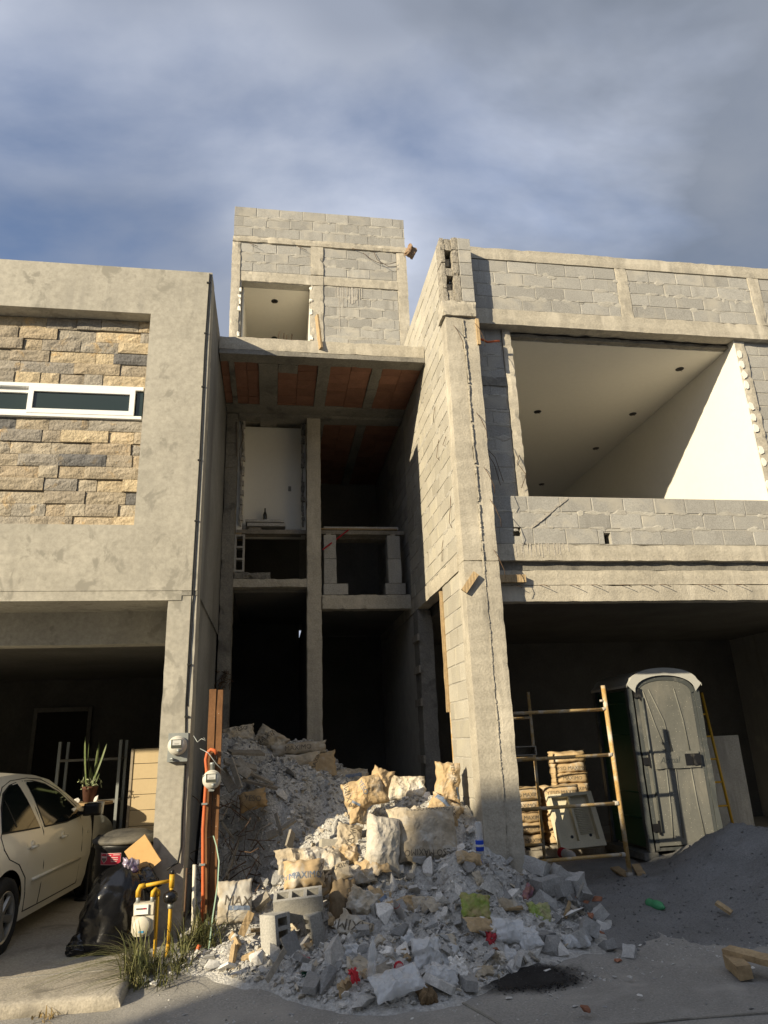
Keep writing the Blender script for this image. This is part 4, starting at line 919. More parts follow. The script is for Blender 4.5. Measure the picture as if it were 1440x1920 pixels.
sack((0.934, 7.500, 1.112), (-12,-14,-12), (0.44,0.30,0.30), m_kraft, 'crumpled bright kraft sack on top of the heap with sideways print', [('YESO', (0.02,0.03), .045, -75, 'b'), ('MAXIMO', (-0.15,-0.01), .06, 92), ('#', (-0.09,-0.09), .022, -40, 'b')], seed=6, wr=.026, lump=.4)
sack((1.114, 7.550, 1.197), (-10,20,-8), (0.22,0.30,0.22), m_kraft, 'peaked fold of kraft paper rising beside the crumpled sack', seed=16, wr=.03, lump=.4)
sack((0.865, 7.450, 0.980), (-15,8,20), (0.20,0.30,0.06), m_kraft, 'hanging kraft flap below the crumpled sack', seed=17, wr=.02)
sack((1.852, 7.680, 1.158), (-8,4,-8), (0.27,0.42,0.15), m_kraft, 'upright kraft sack standing against the sunlit party wall', [('YESO MAXIMO', (0.06,0.02), .036, -84), ('#', (0.10,-0.10), .03, -80, 'b')], seed=7, wr=.018)
sack((1.762, 7.520, 0.905), (-35,30,-5), (0.36,0.26,0.16), m_kraft, 'folded foot of kraft paper under the upright sack', [('#', (-0.05,0.03), .05, -20, 'b'), ('MAX', (0.06,0.0), .04, -50)], seed=8, wr=.024)
sack((0.293, 6.720, 0.531), (-25,0,4), (0.36,0.24,0.28), m_kraft, 'rounded full kraft sack resting on the tilted hollow block', [('MAXIMO', (0.0,-0.035), .05, 0, 'b', 1.0), ('YESO', (-0.115,-0.03), .035, 0, 'b'), ('YESO', (0.14,0.0), .045, 60)], seed=9, wr=.010, p=2.4)
sack((0.568, 6.800, 0.481), (-35,-28,-18), (0.34,0.16,0.10), m_kraftd, 'twisted empty kraft sack beside the rounded one', [('YESO MAXIMO', (0.0,0.02), .045, 8)], seed=10, wr=.024)
sack((0.359, 7.100, 0.591), (-55,0,10), (0.62,0.30,0.07), m_kraftd, 'torn layered paper draped above the rounded sack', seed=11, wr=.035, lump=.5)
sack((0.623, 6.720, 0.304), (-10,6,8), (0.22,0.36,0.16), mat('dark_brown_sack', (0.25,0.185,0.11), (0.19,0.14,0.085), s1=5, s2=30, bump=.4, fine=.3), 'dark sack standing right of the hollow block', [('MAXIMO', (0.02,-0.02), .045, 80)], seed=12)  # colour set darker brown than the kraft sacks
sack((0.785, 6.608, 0.314), (-30,20,-10), (0.26,0.20,0.09), m_kraftd, 'pale crumpled paper right of the dark sack', seed=18, wr=.03, lump=.5)
sack((0.674, 6.370, 0.182), (-40,25,-30), (0.30,0.17,0.05), m_kraftd, 'torn sack corner with upside down print near the road', [('MAXIMO', (0.0,0.0), .08, 200)], seed=13, wr=.018)
sack((-0.297, 6.900, 0.331), (-15,0,6), (0.30,0.34,0.06), m_kraftd, 'open sack sheet with boxed print beside the brown post', [('MAX', (0.03,0.0), .075, -8), ('#', (0.05,-0.055), .035, -4, 'b', 6.0)], seed=15, wr=.014)
sack((-0.424, 9.600, 1.750), (-20,-8,10), (0.42,0.22,0.18), m_kraftd, 'crumpled sack at the very top left of the heap', [('YESO', (0.03,0.05), .05, 0)], seed=20, wr=.03, lump=.5)
sack((-0.007, 9.550, 1.669), (-10,30,-10), (0.42,0.26,0.22), m_kraftd, 'tilted sack with sideways print at the top of the heap', [('MAXIMO', (-0.04,0.04), .07, 60)], seed=21, wr=.024, lump=.3)
sack((0.344, 9.400, 1.551), (0,-3,-6), (0.72,0.16,0.16), m_kraftd, 'long rolled sack lying before the centre column', [('MAXIMO', (0.0,0.02), .06, 0)], seed=22, wr=.014)
sack((0.391, 9.250, 1.411), (-10,-6,-4), (0.46,0.18,0.18), m_kraftd, 'shorter rolled sack under the long roll', seed=23, wr=.016)
sack((0.594, 9.100, 1.338), (-32,-12,-16), (0.42,0.36,0.06), m_kraft, 'flat kraft sheet with diagonal print hanging over the heap', [('YESO MAXIMO', (-0.07,0.0), .055, 66)], seed=24, wr=.014)
sack((0.695, 9.000, 1.136), (-50,6,0), (0.36,0.18,0.05), m_kraft, 'small kraft flap below the flat printed sheet', seed=25, wr=.018)
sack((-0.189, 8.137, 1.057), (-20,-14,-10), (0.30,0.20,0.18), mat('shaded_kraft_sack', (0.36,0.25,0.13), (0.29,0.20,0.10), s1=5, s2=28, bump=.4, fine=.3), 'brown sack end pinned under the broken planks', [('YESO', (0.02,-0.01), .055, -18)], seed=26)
sack((0.774, 7.500, 0.722), (-30,10,0), (0.26,0.24,0.08), m_kraftd, 'printed paper half buried left of the hanging flap', [('MAXIMO', (0.02,0.02), .06, 80)], seed=27, wr=.02)
sack((0.709, 7.250, 0.587), (-40,0,20), (0.28,0.20,0.12), m_kraft, 'sunlit kraft lump half buried in crumbs', seed=28, wr=.025, lump=.4)
sack((0.774, 6.950, 0.466), (-50,0,10), (0.34,0.20,0.05), m_kraftd, 'shaded torn paper spread on the heap middle', seed=29, wr=.035, lump=.5)
sack((1.783, 6.750, 0.565), (-40,10,10), (0.26,0.12,0.06), m_kraft, 'small kraft scrap against the pillar side', seed=30, wr=.02)
sack((1.693, 6.912, 0.468), (-20,-10,-15), (0.22,0.22,0.06), m_kraftd, 'scrap of printed sack under the big sack right end', [('MAX', (0.02,0.02), .05, -70), ('#', (-.03,.06), .02, -60, 'b')], seed=31, wr=.02)
sack((0.997, 6.800, 0.265), (-40,20,25), (0.30,0.22,0.05), m_kraft, 'flattened brown paper with blue stripe on the heap front', [('#', (-.03,.0), .035, 40, 'b', 4.0)], seed=32, wr=.022)
sack((1.121, 6.700, 0.226), (-35,-5,10), (0.34,0.16,0.07), m_kraft, 'folded paper layers above the dusty bottle', seed=33, wr=.028)
sack((1.310, 6.700, 0.221), (-30,0,-20), (0.22,0.18,0.05), m_kraftd, 'brown paper corner right of the dusty bottle', seed=34, wr=.026)
sack((1.532, 6.551, 0.174), (-30,15,-10), (0.26,0.20,0.05), m_kraft, 'tan paper scrap near the green snack bag', seed=35, wr=.022)
sack((1.711, 6.200, 0.157), (-60,10,20), (0.32,0.16,0.05), m_kraft, 'brown cardboard strip below the green snack bag', seed=36, wr=.02)
sack((1.458, 8.050, 1.104), (-45,0,-5), (0.46,0.30,0.12), m_kraftd, 'dark layered paper behind the crumpled sack', seed=37, wr=.03, lump=.4)
sack((0.963, 9.200, 1.164), (-40,0,0), (0.5,0.30,0.12), m_kraftd, 'crumpled paper scraps at the back right of the heap', [('#', (.05,.0), .05, 0, 'b')], seed=38, wr=.035, lump=.5)
sack((0.938, 7.000, 0.514), (-45,-10,5), (0.30,0.18,0.06), m_kraft, 'tan scrap below the limp whitened sack', seed=39, wr=.025)
for i in range(26):
    x, y = rc.uniform(-0.3, 2.1), rc.uniform(5.5, 6.9)
    z = pile_at(x, y)
    if z < ground_z(x, y)+.03: continue
    sack((x, y, z+.02), (rc.uniform(-80,-10), rc.uniform(-40,40), rc.uniform(-60,60)), (rc.uniform(.1,.2), rc.uniform(.08,.15), .025), rc.choice((m_kraftd, m_kraftd, m_kraft)),
         'small torn scrap of sack paper among the rubble', group='small paper scraps in the rubble', seed=60+i, name='paper_scrap', nu=9, nv=7, wr=.025, lump=.5)

# ================================================================ hollow blocks
def hollow_block(loc, rot, label, size=(0.40, 0.15, 0.20), mt=None, group='loose hollow concrete blocks', name='hollow_block'):
    L, D, H = size; t = 0.028; mb = MB()
    mb.box(-L/2, L/2, -D/2, -D/2+t, -H/2, H/2).box(-L/2, L/2, D/2-t, D/2, -H/2, H/2)
    for k in range(4):
        x = -L/2 + (L-t)*k/3; mb.box(x, x+t, -D/2+t, D/2-t, -H/2+0.001*k, H/2-0.002)
    me = mb.mesh('hollow_block'); me.materials.append(mt or m_block)
    o = link(name, me); o.location = loc; o.rotation_euler = tuple(R(a) for a in rot); o.scale = (1,1,1)
    return tag(o, label, 'block', group)
hollow_block((0.242, 6.553, 0.333), (22,-4,-6), 'whole hollow block tilted forward with dark face below the rounded sack')
hollow_block((0.054, 6.425, 0.161), (14,84,-38), 'hollow block standing on end with open cells facing left', size=(.30,.15,.20))
hollow_block((0.365, 6.480, 0.164), (-16,78,12), 'narrow broken hollow block propping the tilted one', size=(.24,.13,.11))
hollow_block((0.567, 7.500, 0.618), (-12,6,8), 'pale half block in full sun beside the dark hole', size=(.17,.13,.17), mt=m_blockwarm)
o = MB().rough(-.06,.06,-.03,.03,-.1,.1,.05,.003,.006).build('slab_piece', m_chunkg); o.location = (0.181, 6.242, 0.105); o.rotation_euler = (-.3,-.35,.3); tag(o, 'upright grey slab piece in front of the tilted hollow block', 'rubble')
o = MB().rough(-.13,.13,-.05,.05,-.02,.02,.05,.003,.01).build('slab_piece', m_chunkg); o.location = (0.646, 5.820, 0.079); o.rotation_euler = (.25,-.25,.1); tag(o, 'long flat grey slab lying above the road timber', 'rubble')
o = MB().rough(-.12,.12,-.04,.04,-.04,.04,.04,.008,.02).build('slab_piece', m_chunk); o.location = (1.369, 6.700, 0.168); o.rotation_euler = (.2,-.35,.1); tag(o, 'thick bar of broken concrete on the heap front', 'rubble')

# ================================================================ planks and sticks
def plank(p0, p1, w, t, label, mt=None, roll=0.0, group='loose planks and sticks in the heap', name='plank', cat='plank'):
    d = (Vector(p1)-Vector(p0)); L = d.length; me = MB().rough(-L/2, L/2, -w/2, w/2, -t/2, t/2, max(.05, L/14), .003, .006, seed=L*7).mesh('plank'); me.materials.append(mt or m_woodg)
    M, _ = orient(p0, p1, roll); o = link(name, me); o.matrix_world = M; return tag(o, label, cat, group)
plank((-0.444, 8.250, 1.486), (-0.325, 8.100, 1.182), .06, .025, 'long narrow slat leaning steeply at the left of the heap', roll=1.2)
plank((-0.362, 8.363, 1.481), (-0.121, 8.250, 1.236), .05, .025, 'narrow slat crossing behind the steep one', roll=.8)
plank((-0.415, 8.287, 1.428), (-0.231, 8.213, 1.308), .11, .03, 'short wide board in the shaded plank pile', roll=1.0)
plank((-0.543, 8.344, 1.371), (-0.406, 8.269, 1.155), .10, .03, 'dark board end just behind the electric meter post', roll=.9)
plank((-0.367, 8.194, 1.137), (-0.511, 8.050, 0.883), .035, .02, 'thin stick pointing down left from the brown sack end', roll=.5)
plank((-0.511, 8.050, 0.872), (-0.373, 8.119, 0.684), .035, .02, 'thin stick running down right beside the post', roll=.5)
plank((-0.328, 8.119, 0.672), (-0.422, 7.850, 0.370), .075, .02, 'perforated flat lath standing in the dark hollow', roll=1.3)
plank((0.055, 8.100, 0.917), (0.117, 8.000, 0.712), .04, .02, 'upright pale slat on the shaded slope', roll=1.2)
plank((0.117, 8.000, 0.773), (0.260, 8.000, 0.853), .05, .025, 'short slat lying across the shaded slope', roll=.6)
plank((-0.125, 7.000, 0.260), (-0.005, 7.000, 0.344), .09, .05, 'thick grey offcut right of the boxed print sheet', roll=.6)
plank((-0.036, 7.900, 0.721), (0.067, 7.900, 0.756), .08, .03, 'flat scrap board on the middle slope', roll=1.0)
plank((0.177, 7.700, 0.625), (0.227, 7.800, 0.758), .09, .03, 'pale upright board stump above the sunlit crumbs', roll=1.3)
plank((-0.466, 8.400, 1.552), (-0.102, 8.600, 1.525), .14, .03, 'lowest of the wide boards stacked at the upper left', roll=.3)
plank((-0.511, 8.250, 1.461), (-0.167, 8.363, 1.372), .12, .03, 'splintered wide board under the narrow slats', roll=.5)
plank((-0.304, 8.213, 1.262), (0.070, 8.287, 1.154), .05, .03, 'long slat sliding down the shaded slope', roll=.4)
plank((-0.221, 8.250, 1.322), (0.023, 8.287, 1.200), .05, .03, 'parallel slat above the sliding one', roll=.4)
plank((-0.229, 6.700, 0.112), (-0.151, 6.750, 0.269), .06, .03, 'leaning batten left of the standing hollow block', m_wood, roll=1.1)
plank((-0.283, 6.242, 0.004), (-0.267, 6.425, 0.102), .05, .035, 'upright pale batten near the road edge', m_wood, roll=1.2)
plank((-0.303, 6.608, 0.145), (-0.242, 6.425, 0.093), .06, .03, 'short batten leaning on the upright pale one', m_wood, roll=1.0)
plank((-0.203, 6.333, 0.014), (-0.102, 6.333, 0.049), .07, .05, 'squared wood offcut lying in the sun', m_wood, roll=.3)
plank((-0.428, 6.425, 0.004), (-0.359, 6.425, 0.017), .07, .06, 'squared wood offcut next to the grass', m_wood, roll=.2)
plank((-0.011, 5.875, -0.005), (0.124, 6.058, 0.139), .045, .012, 'flat pale stick leaning from the road onto the slab piece', roll=1.2)
plank((0.435, 5.745, -0.080), (0.648, 5.707, -0.080), .09, .09, 'short weathered timber lying at the road edge of the heap', m_wood, roll=.1)
plank((0.812, 5.875, 0.097), (1.019, 5.875, 0.113), .022, .022, 'round stick left of the white plastic bag', m_wood, roll=.1)
plank((0.928, 5.783, 0.056), (1.031, 5.820, 0.080), .06, .03, 'orange tinted wood offcut touching the plastic bag', m_wood, roll=.4)
plank((-0.153, 6.800, 0.119), (-0.019, 6.800, 0.122), .04, .02, 'thin lath behind the standing hollow block', m_wood, roll=.2)
plank((0.728, 5.600, 0.047), (0.921, 5.783, 0.077), .07, .02, 'grey board slipping under the plastic bag', roll=.5)
plank((2.536, 6.500, 0.096), (2.631, 6.600, 0.194), .035, .015, 'thin upright lath among clay bits', m_wood, roll=1.2)
plank((2.617, 6.600, 0.166), (2.714, 6.500, 0.104), .035, .02, 'thin slanting lath among clay bits', roll=.5)
plank((2.744, 6.700, 0.194), (2.843, 6.750, 0.304), .02, .012, 'dark sliver sticking up from the block pile', m_concd, roll=.5)
plank((1.963, 6.450, 0.210), (2.143, 6.450, 0.206), .045, .02, 'flat wood strip in front of the pillar foot', m_wood, roll=.2)
plank((3.981, 8.498, 0.100), (3.864, 7.911, 0.100), .10, .025, 'flat board lying left of the scaffold foot', m_wood, roll=.1, group='scrap wood on the sand')
plank((4.228, 8.453, 0.120), (4.002, 7.896, 0.120), .09, .03, 'short board right of the scaffold foot', m_wood, roll=.1, group='scrap wood on the sand')
plank((4.004, 6.550, 0.104), (4.075, 6.450, 0.034), .05, .03, 'wood strip sticking out of the sand heap', m_wood, roll=.3, group='scrap wood on the sand')
plank((3.375, 5.491, 0.030), (3.525, 5.107, 0.030), .10, .045, 'long plank lying on the wood block right of the sand', m_wood, roll=.15, group='scrap wood on the sand')
plank((3.381, 5.467, -0.030), (3.321, 5.213, -0.040), .10, .09, 'stubby wood block under the long plank', m_wood, roll=.1, group='scrap wood on the sand')
# twigs in the dark hollow
tw = random.Random(5)
for i in range(64):
    a = Vector((tw.uniform(-0.66,-0.05), tw.uniform(7.55,8.2), tw.uniform(.25,1.1))); d = Vector((tw.uniform(-.3,.3), tw.uniform(-.15,.15), tw.uniform(-.3,.3)))
    p = [a, a+d*.5+Vector((0,0,tw.uniform(-.06,.06))), a+d+Vector((tw.uniform(-.08,.08),0,tw.uniform(-.1,.05)))]
    tag(MB().tube(p, tw.uniform(.003,.007), 5).build('dry_twig', m_woodg if i % 3 == 0 else m_rebar, smooth=True), 'thin dry twig tangled in the dark hollow beside the post', 'twig', 'dry twigs in the hollow')

# ================================================================ parked car
m_paint = mat('beige_car_paint', (0.80,0.745,0.60), (0.78,0.73,0.59), s1=1, rough=0.35, bump=0, fine=0.0, spec=0.5, coat=0.6)
m_tyre = mat('tyre_rubber', (0.018,0.018,0.018), (0.03,0.029,0.027), s1=9, rough=0.85, bump=.2)
m_rim = mat('alloy_rim', (0.42,0.41,0.38), (0.36,0.35,0.32), rough=0.35, metal=0.8, bump=0, fine=.05)
m_gap = mat('dark_gap', (0.02,0.018,0.014), bump=0, fine=0)
def interp(x, pts):
    for (a, b), (c, d) in zip(pts, pts[1:]):
        if x <= c: return b + (d-b)*max(0, (x-a))/(c-a)
    return pts[-1][1]
CAR = empty('parked_car', (-3.1, 7.2, -0.02), 'beige four door sedan parked nose first in the open garage', 'car', rz=R(-4.5))
TOPP = [(-1.03,.45),(-1.02,.62),(-1.0,.86),(-.94,1.0),(-.85,1.045),(-.52,1.085),(-.3,1.22),(-.1,1.33),(.08,1.395),(.4,1.435),(.8,1.445),(1.15,1.42),(1.4,1.36),(1.7,1.2),(2.12,.985),(2.4,.935),(2.8,.86),(3.15,.76),(3.3,.68),(3.37,.55),(3.38,.42)]
def z_top(y): return interp(y, TOPP)
def z_low(y):
    z = 0.20 + 0.10*smooth(.6, 1.0, -y) + 0.05*smooth(2.9, 3.3, y)
    for c in (0.0, 2.51):
        d = abs(y-c)
        if d < .365: z = max(z, .31 + math.sqrt(.365**2-d*d))
    return z
def hw(y, z):
    w = interp(z, [(.1,.80),(.3,.845),(.55,.866),(.72,.866),(.86,.85),(.96,.815),(1.2,.70),(1.36,.605),(1.43,.52),(1.5,.45)])
    return w*(1 - .10*abs((y-1.15)/2.2)**4) + (0.012*math.exp(-((z-.52)/.03)**2) if .4 < y < 2.1 else 0)
ys = sorted({round(-1.03+.055*i, 4) for i in range(81)} | {-1.03,-.365,.365,2.145,2.875,3.38} | {round(c+.365*math.cos(t*math.pi/14), 4) for c in (0,2.51) for t in range(15)})
NV = 16; body = MB(); V = []
for y in ys:
    zl, zt = z_low(y), z_top(y); zl = min(zl, zt-.02)
    for k in range(NV+1):
        z = zl+(zt-zl)*k/NV; V.append((hw(y, z), y, z))
n = NV+1; m = len(V); F = []
for i in range(len(ys)-1):
    for k in range(NV): F.append((i*n+k, (i+1)*n+k, (i+1)*n+k+1, i*n+k+1))
V2 = V + [(-x, y, z) for (x, y, z) in V]; F2 = F + [tuple(q+m for q in f[::-1]) for f in F]
body.add(V2, F2)
NX = 10; tv = []; tf = {0: [], 1: []}
for i, y in enumerate(ys):
    zt = z_top(y); w = hw(y, zt)
    for k in range(NX+1):
        t = -1+2*k/NX; tv.append((w*t, y, zt + .035*(1-t*t)*(1 if y > -.9 and y < 3.2 else .3)))
for i in range(len(ys)-1):
    ym = (ys[i]+ys[i+1])/2; g = 1 if (-.50 < ym < .02 or 1.42 < ym < 2.1) else 0
    for k in range(NX):
        q = (i*(NX+1)+k, i*(NX+1)+k+1, (i+1)*(NX+1)+k+1, (i+1)*(NX+1)+k); tf[1 if g and 0 < k < NX-1 else 0].append(q)
body.add(tv, tf[0]); body.box(-.78, .78, -.98, 3.3, .24, .30)
body.build('body', m_paint, CAR, True, smooth=True)
MB().add(tv, tf[1]).build('windscreen', m_glass, CAR, True, smooth=True, fix=False)
MB().box(-.70, .70, -.40, .40, .30, .72).box(-.70, .70, 2.1, 2.9, .30, .72).build('wheel_well', m_gap, CAR, True)
def side_panel(poly, off, nm, mt, parent=CAR, right=True):
    bm = bmesh.new(); vs_ = [bm.verts.new((0, a, b)) for a, b in poly]; bm.faces.new(vs_)
    bmesh.ops.triangulate(bm, faces=bm.faces)
    for _ in range(5):
        es = [e for e in bm.edges if e.calc_length() > .09]
        if not es: break
        bmesh.ops.subdivide_edges(bm, edges=es, cuts=1); bmesh.ops.triangulate(bm, faces=bm.faces)
    bm.verts.index_update(); s = 1 if right else -1
    v = [(s*(hw(q.co.y, q.co.z)+off), q.co.y, q.co.z) for q in bm.verts]; f = [tuple(x.index for x in q.verts) for q in bm.faces]; bm.free()
    return MB().add(v, f).build(nm, mt, parent, True, smooth=True, fix=False)
W1 = [(-.08,.985),(-.05,1.03),(.06,1.17),(.20,1.28),(.38,1.345),(.58,1.362),(.70,.955),(.4,.965)]
W2 = [(.80,1.366),(1.0,1.36),(1.25,1.315),(1.5,1.21),(1.86,1.0),(1.90,.96),(1.4,.935),(.83,.95)]
def grow(p, d):
    cx = sum(a for a, b in p)/len(p); cz = sum(b for a, b in p)/len(p); return [(a+d*(1 if a > cx else -1), b+d*(1 if b > cz else -1)) for a, b in p]
for rs_ in (True, False):
    for w in (W1, W2):
        wo = side_panel(grow(w, .014), .003, 'window', m_cable, right=rs_); side_panel(w, .006, 'pane', m_glass, wo, rs_)
side_panel([(.20,1.0),(.225,1.0),(.17,1.24),(.15,1.23)], .008, 'window_divider', m_cable)
def side_line(pts, nm='door_seam', mt=m_gap, r=.0045, off=0.001):
    MB().tube([(hw(a, b)+off, a, b) for a, b in pts], r, 5).build(nm, mt, CAR, True, smooth=True)
side_line([(.745,1.38),(.76,1.1),(.77,.9),(.775,.6),(.78,.4),(.78,.27)])
side_line([(-.06,1.0),(-.12,.95),(-.10,.85),(.0,.76),(.2,.69),(.36,.56),(.42,.42),(.45,.27)])
side_line([(1.86,.96),(1.88,.8),(1.87,.6),(1.86,.27)])
side_line([(.44,.27),(1.0,.265),(1.86,.265)])
side_line([(-.08,1.06),(0.08,1.25),(.24,1.345),(.5,1.39),(.9,1.40),(1.2,1.375),(1.5,1.26),(1.85,1.05)])
side_line([(-.56,.66),(-.40,.66),(-.38,.68),(-.38,.80),(-.40,.82),(-.56,.82),(-.58,.80),(-.58,.68),(-.56,.66)], 'fuel_flap', r=.003)
for (a, b) in ((.50, .80), (1.27, .80)):
    h = MB(); h.lathe([(.03,-.006),(.055,-.004),(.05,.004),(.02,.006)], 14, Matrix.Translation((hw(a,b)-.004, a, b)) @ Matrix.Rotation(R(90), 4, 'Y')); h.tube([(hw(a,b)+.02, a-.09, b), (hw(a,b)+.032, a-.03, b+.003), (hw(a,b)+.02, a+.07, b)], [.012,.016,.012], 8)
    h.build('door_handle', m_paint, CAR, True, smooth=True)
side_line([(.5,.52),(1.1,.525),(1.8,.52)], 'side_moulding', m_paint, .016, .006)
side_line([(2.04,.76),(2.07,.76)], 'side_marker', m_paint, .016, .004)
mi = MB(); mi.rough(.90, 1.07, 1.70, 1.80, .955, 1.085, .03, .002, .02).build('mirror', m_black, CAR, True, smooth=True)
MB().box(.83, .905, 1.74, 1.80, .965, 1.0).build('mirror_arm', m_black, CAR, True)
MB().rough(.905, 1.085, 1.79, 1.86, .95, 1.09, .03, .002, .03).build('mirror_cap', m_paint, CAR, True, smooth=True)
m_tail = mat('tail_lamp_red', (0.32,0.015,0.015), rough=.15, bump=0, fine=0, spec=.6)
for sx in (1, -1):
    v = []; f = []; prf = [(-1.012,.70),(-1.006,.80),(-.99,.90),(-.955,.955)]
    for yy, zz_ in prf:
        for t in (.62, .72, .80, .845): v.append((sx*min(t, hw(yy, zz_)+.004), yy-.012+(.0 if t < .8 else .02 if t < .84 else .10), zz_))
    for i in range(3):
        for k in range(3): f.append((i*4+k, i*4+k+1, (i+1)*4+k+1, (i+1)*4+k))
    MB().add(v, f).build('tail_lamp', m_tail, CAR, True, smooth=True, fix=False)
MB().tube([(-.60,-1.035,.63),(0,-1.05,.63),(.60,-1.035,.63)], .008, 6).build('bumper_seam', m_gap, CAR, True, smooth=True)
MB().rough(-.80,.80,-1.075,-1.0,.36,.58,.1,.002,.03).build('rear_bumper', m_paint, CAR, True, smooth=True)
MB().box(-.16,.16,-1.052,-1.03,.72,.84).build('number_plate', m_alu, CAR, True)
def wheel(y, x):
    w = empty('wheel', (x, y, .31)); w.parent = CAR
    s = 1 if x > 0 else -1; T = Matrix.Rotation(R(90)*s, 4, 'Y')
    MB().lathe([(.19,-.09),(.27,-.10),(.302,-.085),(.312,-.05),(.312,.05),(.302,.085),(.27,.10),(.205,.095),(.195,.07)], 36, T, False).build('tyre', m_tyre, w, True, smooth=True)
    rm = MB(); rm.lathe([(.205,.09),(.198,.094),(.186,.085),(.18,.04)], 36, T, False).lathe([(.055,.05),(.05,.07),(.02,.075)], 18, T)
    for k in range(6):
        a = k*math.pi/3+.3; ca, sa = math.cos(a), math.sin(a)
        P = lambda r_, o, zz: T @ Vector((r_*ca-o*sa, r_*sa+o*ca, zz))
        v = [P(.04,-.028,.05), P(.04,.028,.05), P(.195,.036,.062), P(.195,-.036,.062), P(.04,-.02,.072), P(.04,.02,.072), P(.195,.026,.085), P(.195,-.026,.085)]
        rm.add(v, [(0,1,2,3),(4,7,6,5),(0,4,5,1),(1,5,6,2),(2,6,7,3),(3,7,4,0)])
    rm.build('rim', m_rim, w, True)
    MB().lathe([(.18,-.02),(.18,.03),(.02,.035)], 24, T).build('brake_disc', m_gap, w, True)
for y in (0.0, 2.51):
    for x in (.775, -.775): wheel(y, x)

# ================================================================ bin, bag, box
BIN = empty('rubbish_bin', (-1.36, 7.66, 0.012), 'tall round black rubbish bin with dusty lid beside the car', 'bin')
MB().lathe([(.255,0),(.262,.02),(.285,.72),(.30,.735),(.30,.775),(.285,.78)], 36).build('tub', m_black, BIN, True, smooth=True)
MB().lathe([(.31,.765),(.322,.78),(.318,.80),(.27,.825),(.255,.832),(.235,.828),(.225,.84),(.15,.868),(.02,.878)], 36).build('lid', mat('dusty_black_lid', (0.03,0.03,0.03), (0.16,0.145,0.115), s1=3.2, s2=30, bump=.1, rough=.6), BIN, True, smooth=True)
def on_tub(u, v, off): a = R(-112)+u/.285; r_ = .262+(.285-.262)*(v-.02)/.7+off; return (r_*math.cos(a), r_*math.sin(a), v)
def tub_patch(u0, u1, v0, v1, off, nm, mt, par): 
    k = 8; v = [on_tub(u0+(u1-u0)*i/k, z, off) for z in (v0, v1) for i in range(k+1)]
    return MB().add(v, [(i, i+1, k+2+i, k+1+i) for i in range(k)]).build(nm, mt, par, True, fix=False)
m_stick = mat('red_sticker', (0.45,0.035,0.06), bump=0, fine=.1, rough=.5); m_stw = mat('pale_sticker_print', (0.62,0.45,0.42), bump=0, fine=0)
STK = tub_patch(-.10,.11,.60,.70,.002,'sticker', m_stw, BIN); tub_patch(-.097,.107,.604,.696,.003,'sticker_field', m_stick, STK)
sh = [(-.088,.694),(-.022,.694),(-.022,.645),(-.055,.612),(-.088,.645)]
for nm, sc, off, mt in (('shield_rim', 1, .004, m_stw), ('shield', .86, .005, m_ink)):
    cu_, cv_ = -.055, .655; v = [on_tub(cu_+(u-cu_)*sc, cv_+(w-cv_)*sc, off) for u, w in sh]; MB().add(v, [tuple(range(5))]).build(nm, mt, STK, True, fix=False)
tub_patch(-.083,-.027,.676,.690,.006,'shield_stripe', m_stick, STK); tub_patch(-.083,-.027,.658,.673,.006,'shield_stripe', m_stw, STK)
for i, (a, b, z) in enumerate(((-.01,.02,.68),(.04,.10,.685),(.02,.085,.662),(.015,.085,.645),(.02,.075,.63))): tub_patch(a, b, z-.003, z+.004, .005, 'print_line', m_stw, STK)
def bag_mesh(R0, H, prof, seed, amp=.03, nu=44, nvv=30, sq=(1,1)):
    v = []; f = []
    for j in range(nvv+1):
        t = j/nvv; r_ = interp(t, prof)*R0
        for i in range(nu):
            a = 2*math.pi*i/nu; q = Vector((math.cos(a)*2.2, math.sin(a)*2.2, t*3+seed))
            rg = (1-abs(noise.noise(Vector((a*2.2 if a < math.pi else (2*math.pi-a)*2.2, t*2.2+seed, seed))))*2.4)
            k = r_*(1+.14*noise.noise(q)) + amp*(rg*.6+noise.noise(q*3.3)*.5)*min(1, r_/R0*1.2)
            v.append((k*math.cos(a)*sq[0], k*math.sin(a)*sq[1], t*H + .02*noise.noise(q*2)))
    for j in range(nvv):
        for i in range(nu): f.append((j*nu+i, j*nu+(i+1)%nu, (j+1)*nu+(i+1)%nu, (j+1)*nu+i))
    f.append(tuple(range(nu))[::-1]); f.append(tuple(nvv*nu+i for i in range(nu)))
    return MB().add(v, f)
m_bag = mat('black_bin_liner', (0.006,0.006,0.007), rough=.22, spec=.6, bump=.35, bd=.012, s2=14, fine=0)
BAG = empty('rubbish_bag', (-1.37, 7.02, 0.012), 'shiny black rubbish bag slumped in front of the bin', 'bag')
bo = bag_mesh(.25, .66, [(0,.85),(.08,.98),(.3,1.06),(.55,1.05),(.74,.88),(.88,.55),(.95,.25),(1,.16)], 4.0, .03, sq=(1.0,.8)).build('liner', m_bag, BAG, True, smooth=True); bo.scale = (.94, 1, 1.02)
bo.rotation_euler = (R(-4), R(10), 0)
bag_mesh(.14, .18, [(0,.9),(.3,1),(.7,.7),(1,.2)], 9.0, .03, sq=(1,.7)).build('bag_corner', m_bag, BAG, True, smooth=True).location = (-.15,-.06,0)
sack((-1.218, 7.050, 0.602), (-10,10,20), (.15,.20,.10), mat('purple_foil', (0.13,0.07,0.17), (0.45,0.42,0.45), s1=16, s2=30, rough=.3, metal=.3, bump=.5, fine=.2), 'crumpled purple and silver snack wrapper on the bin liner', group='snack wrappers', seed=71, name='snack_wrapper', wr=.025, lump=.5)['category'] = 'wrapper'
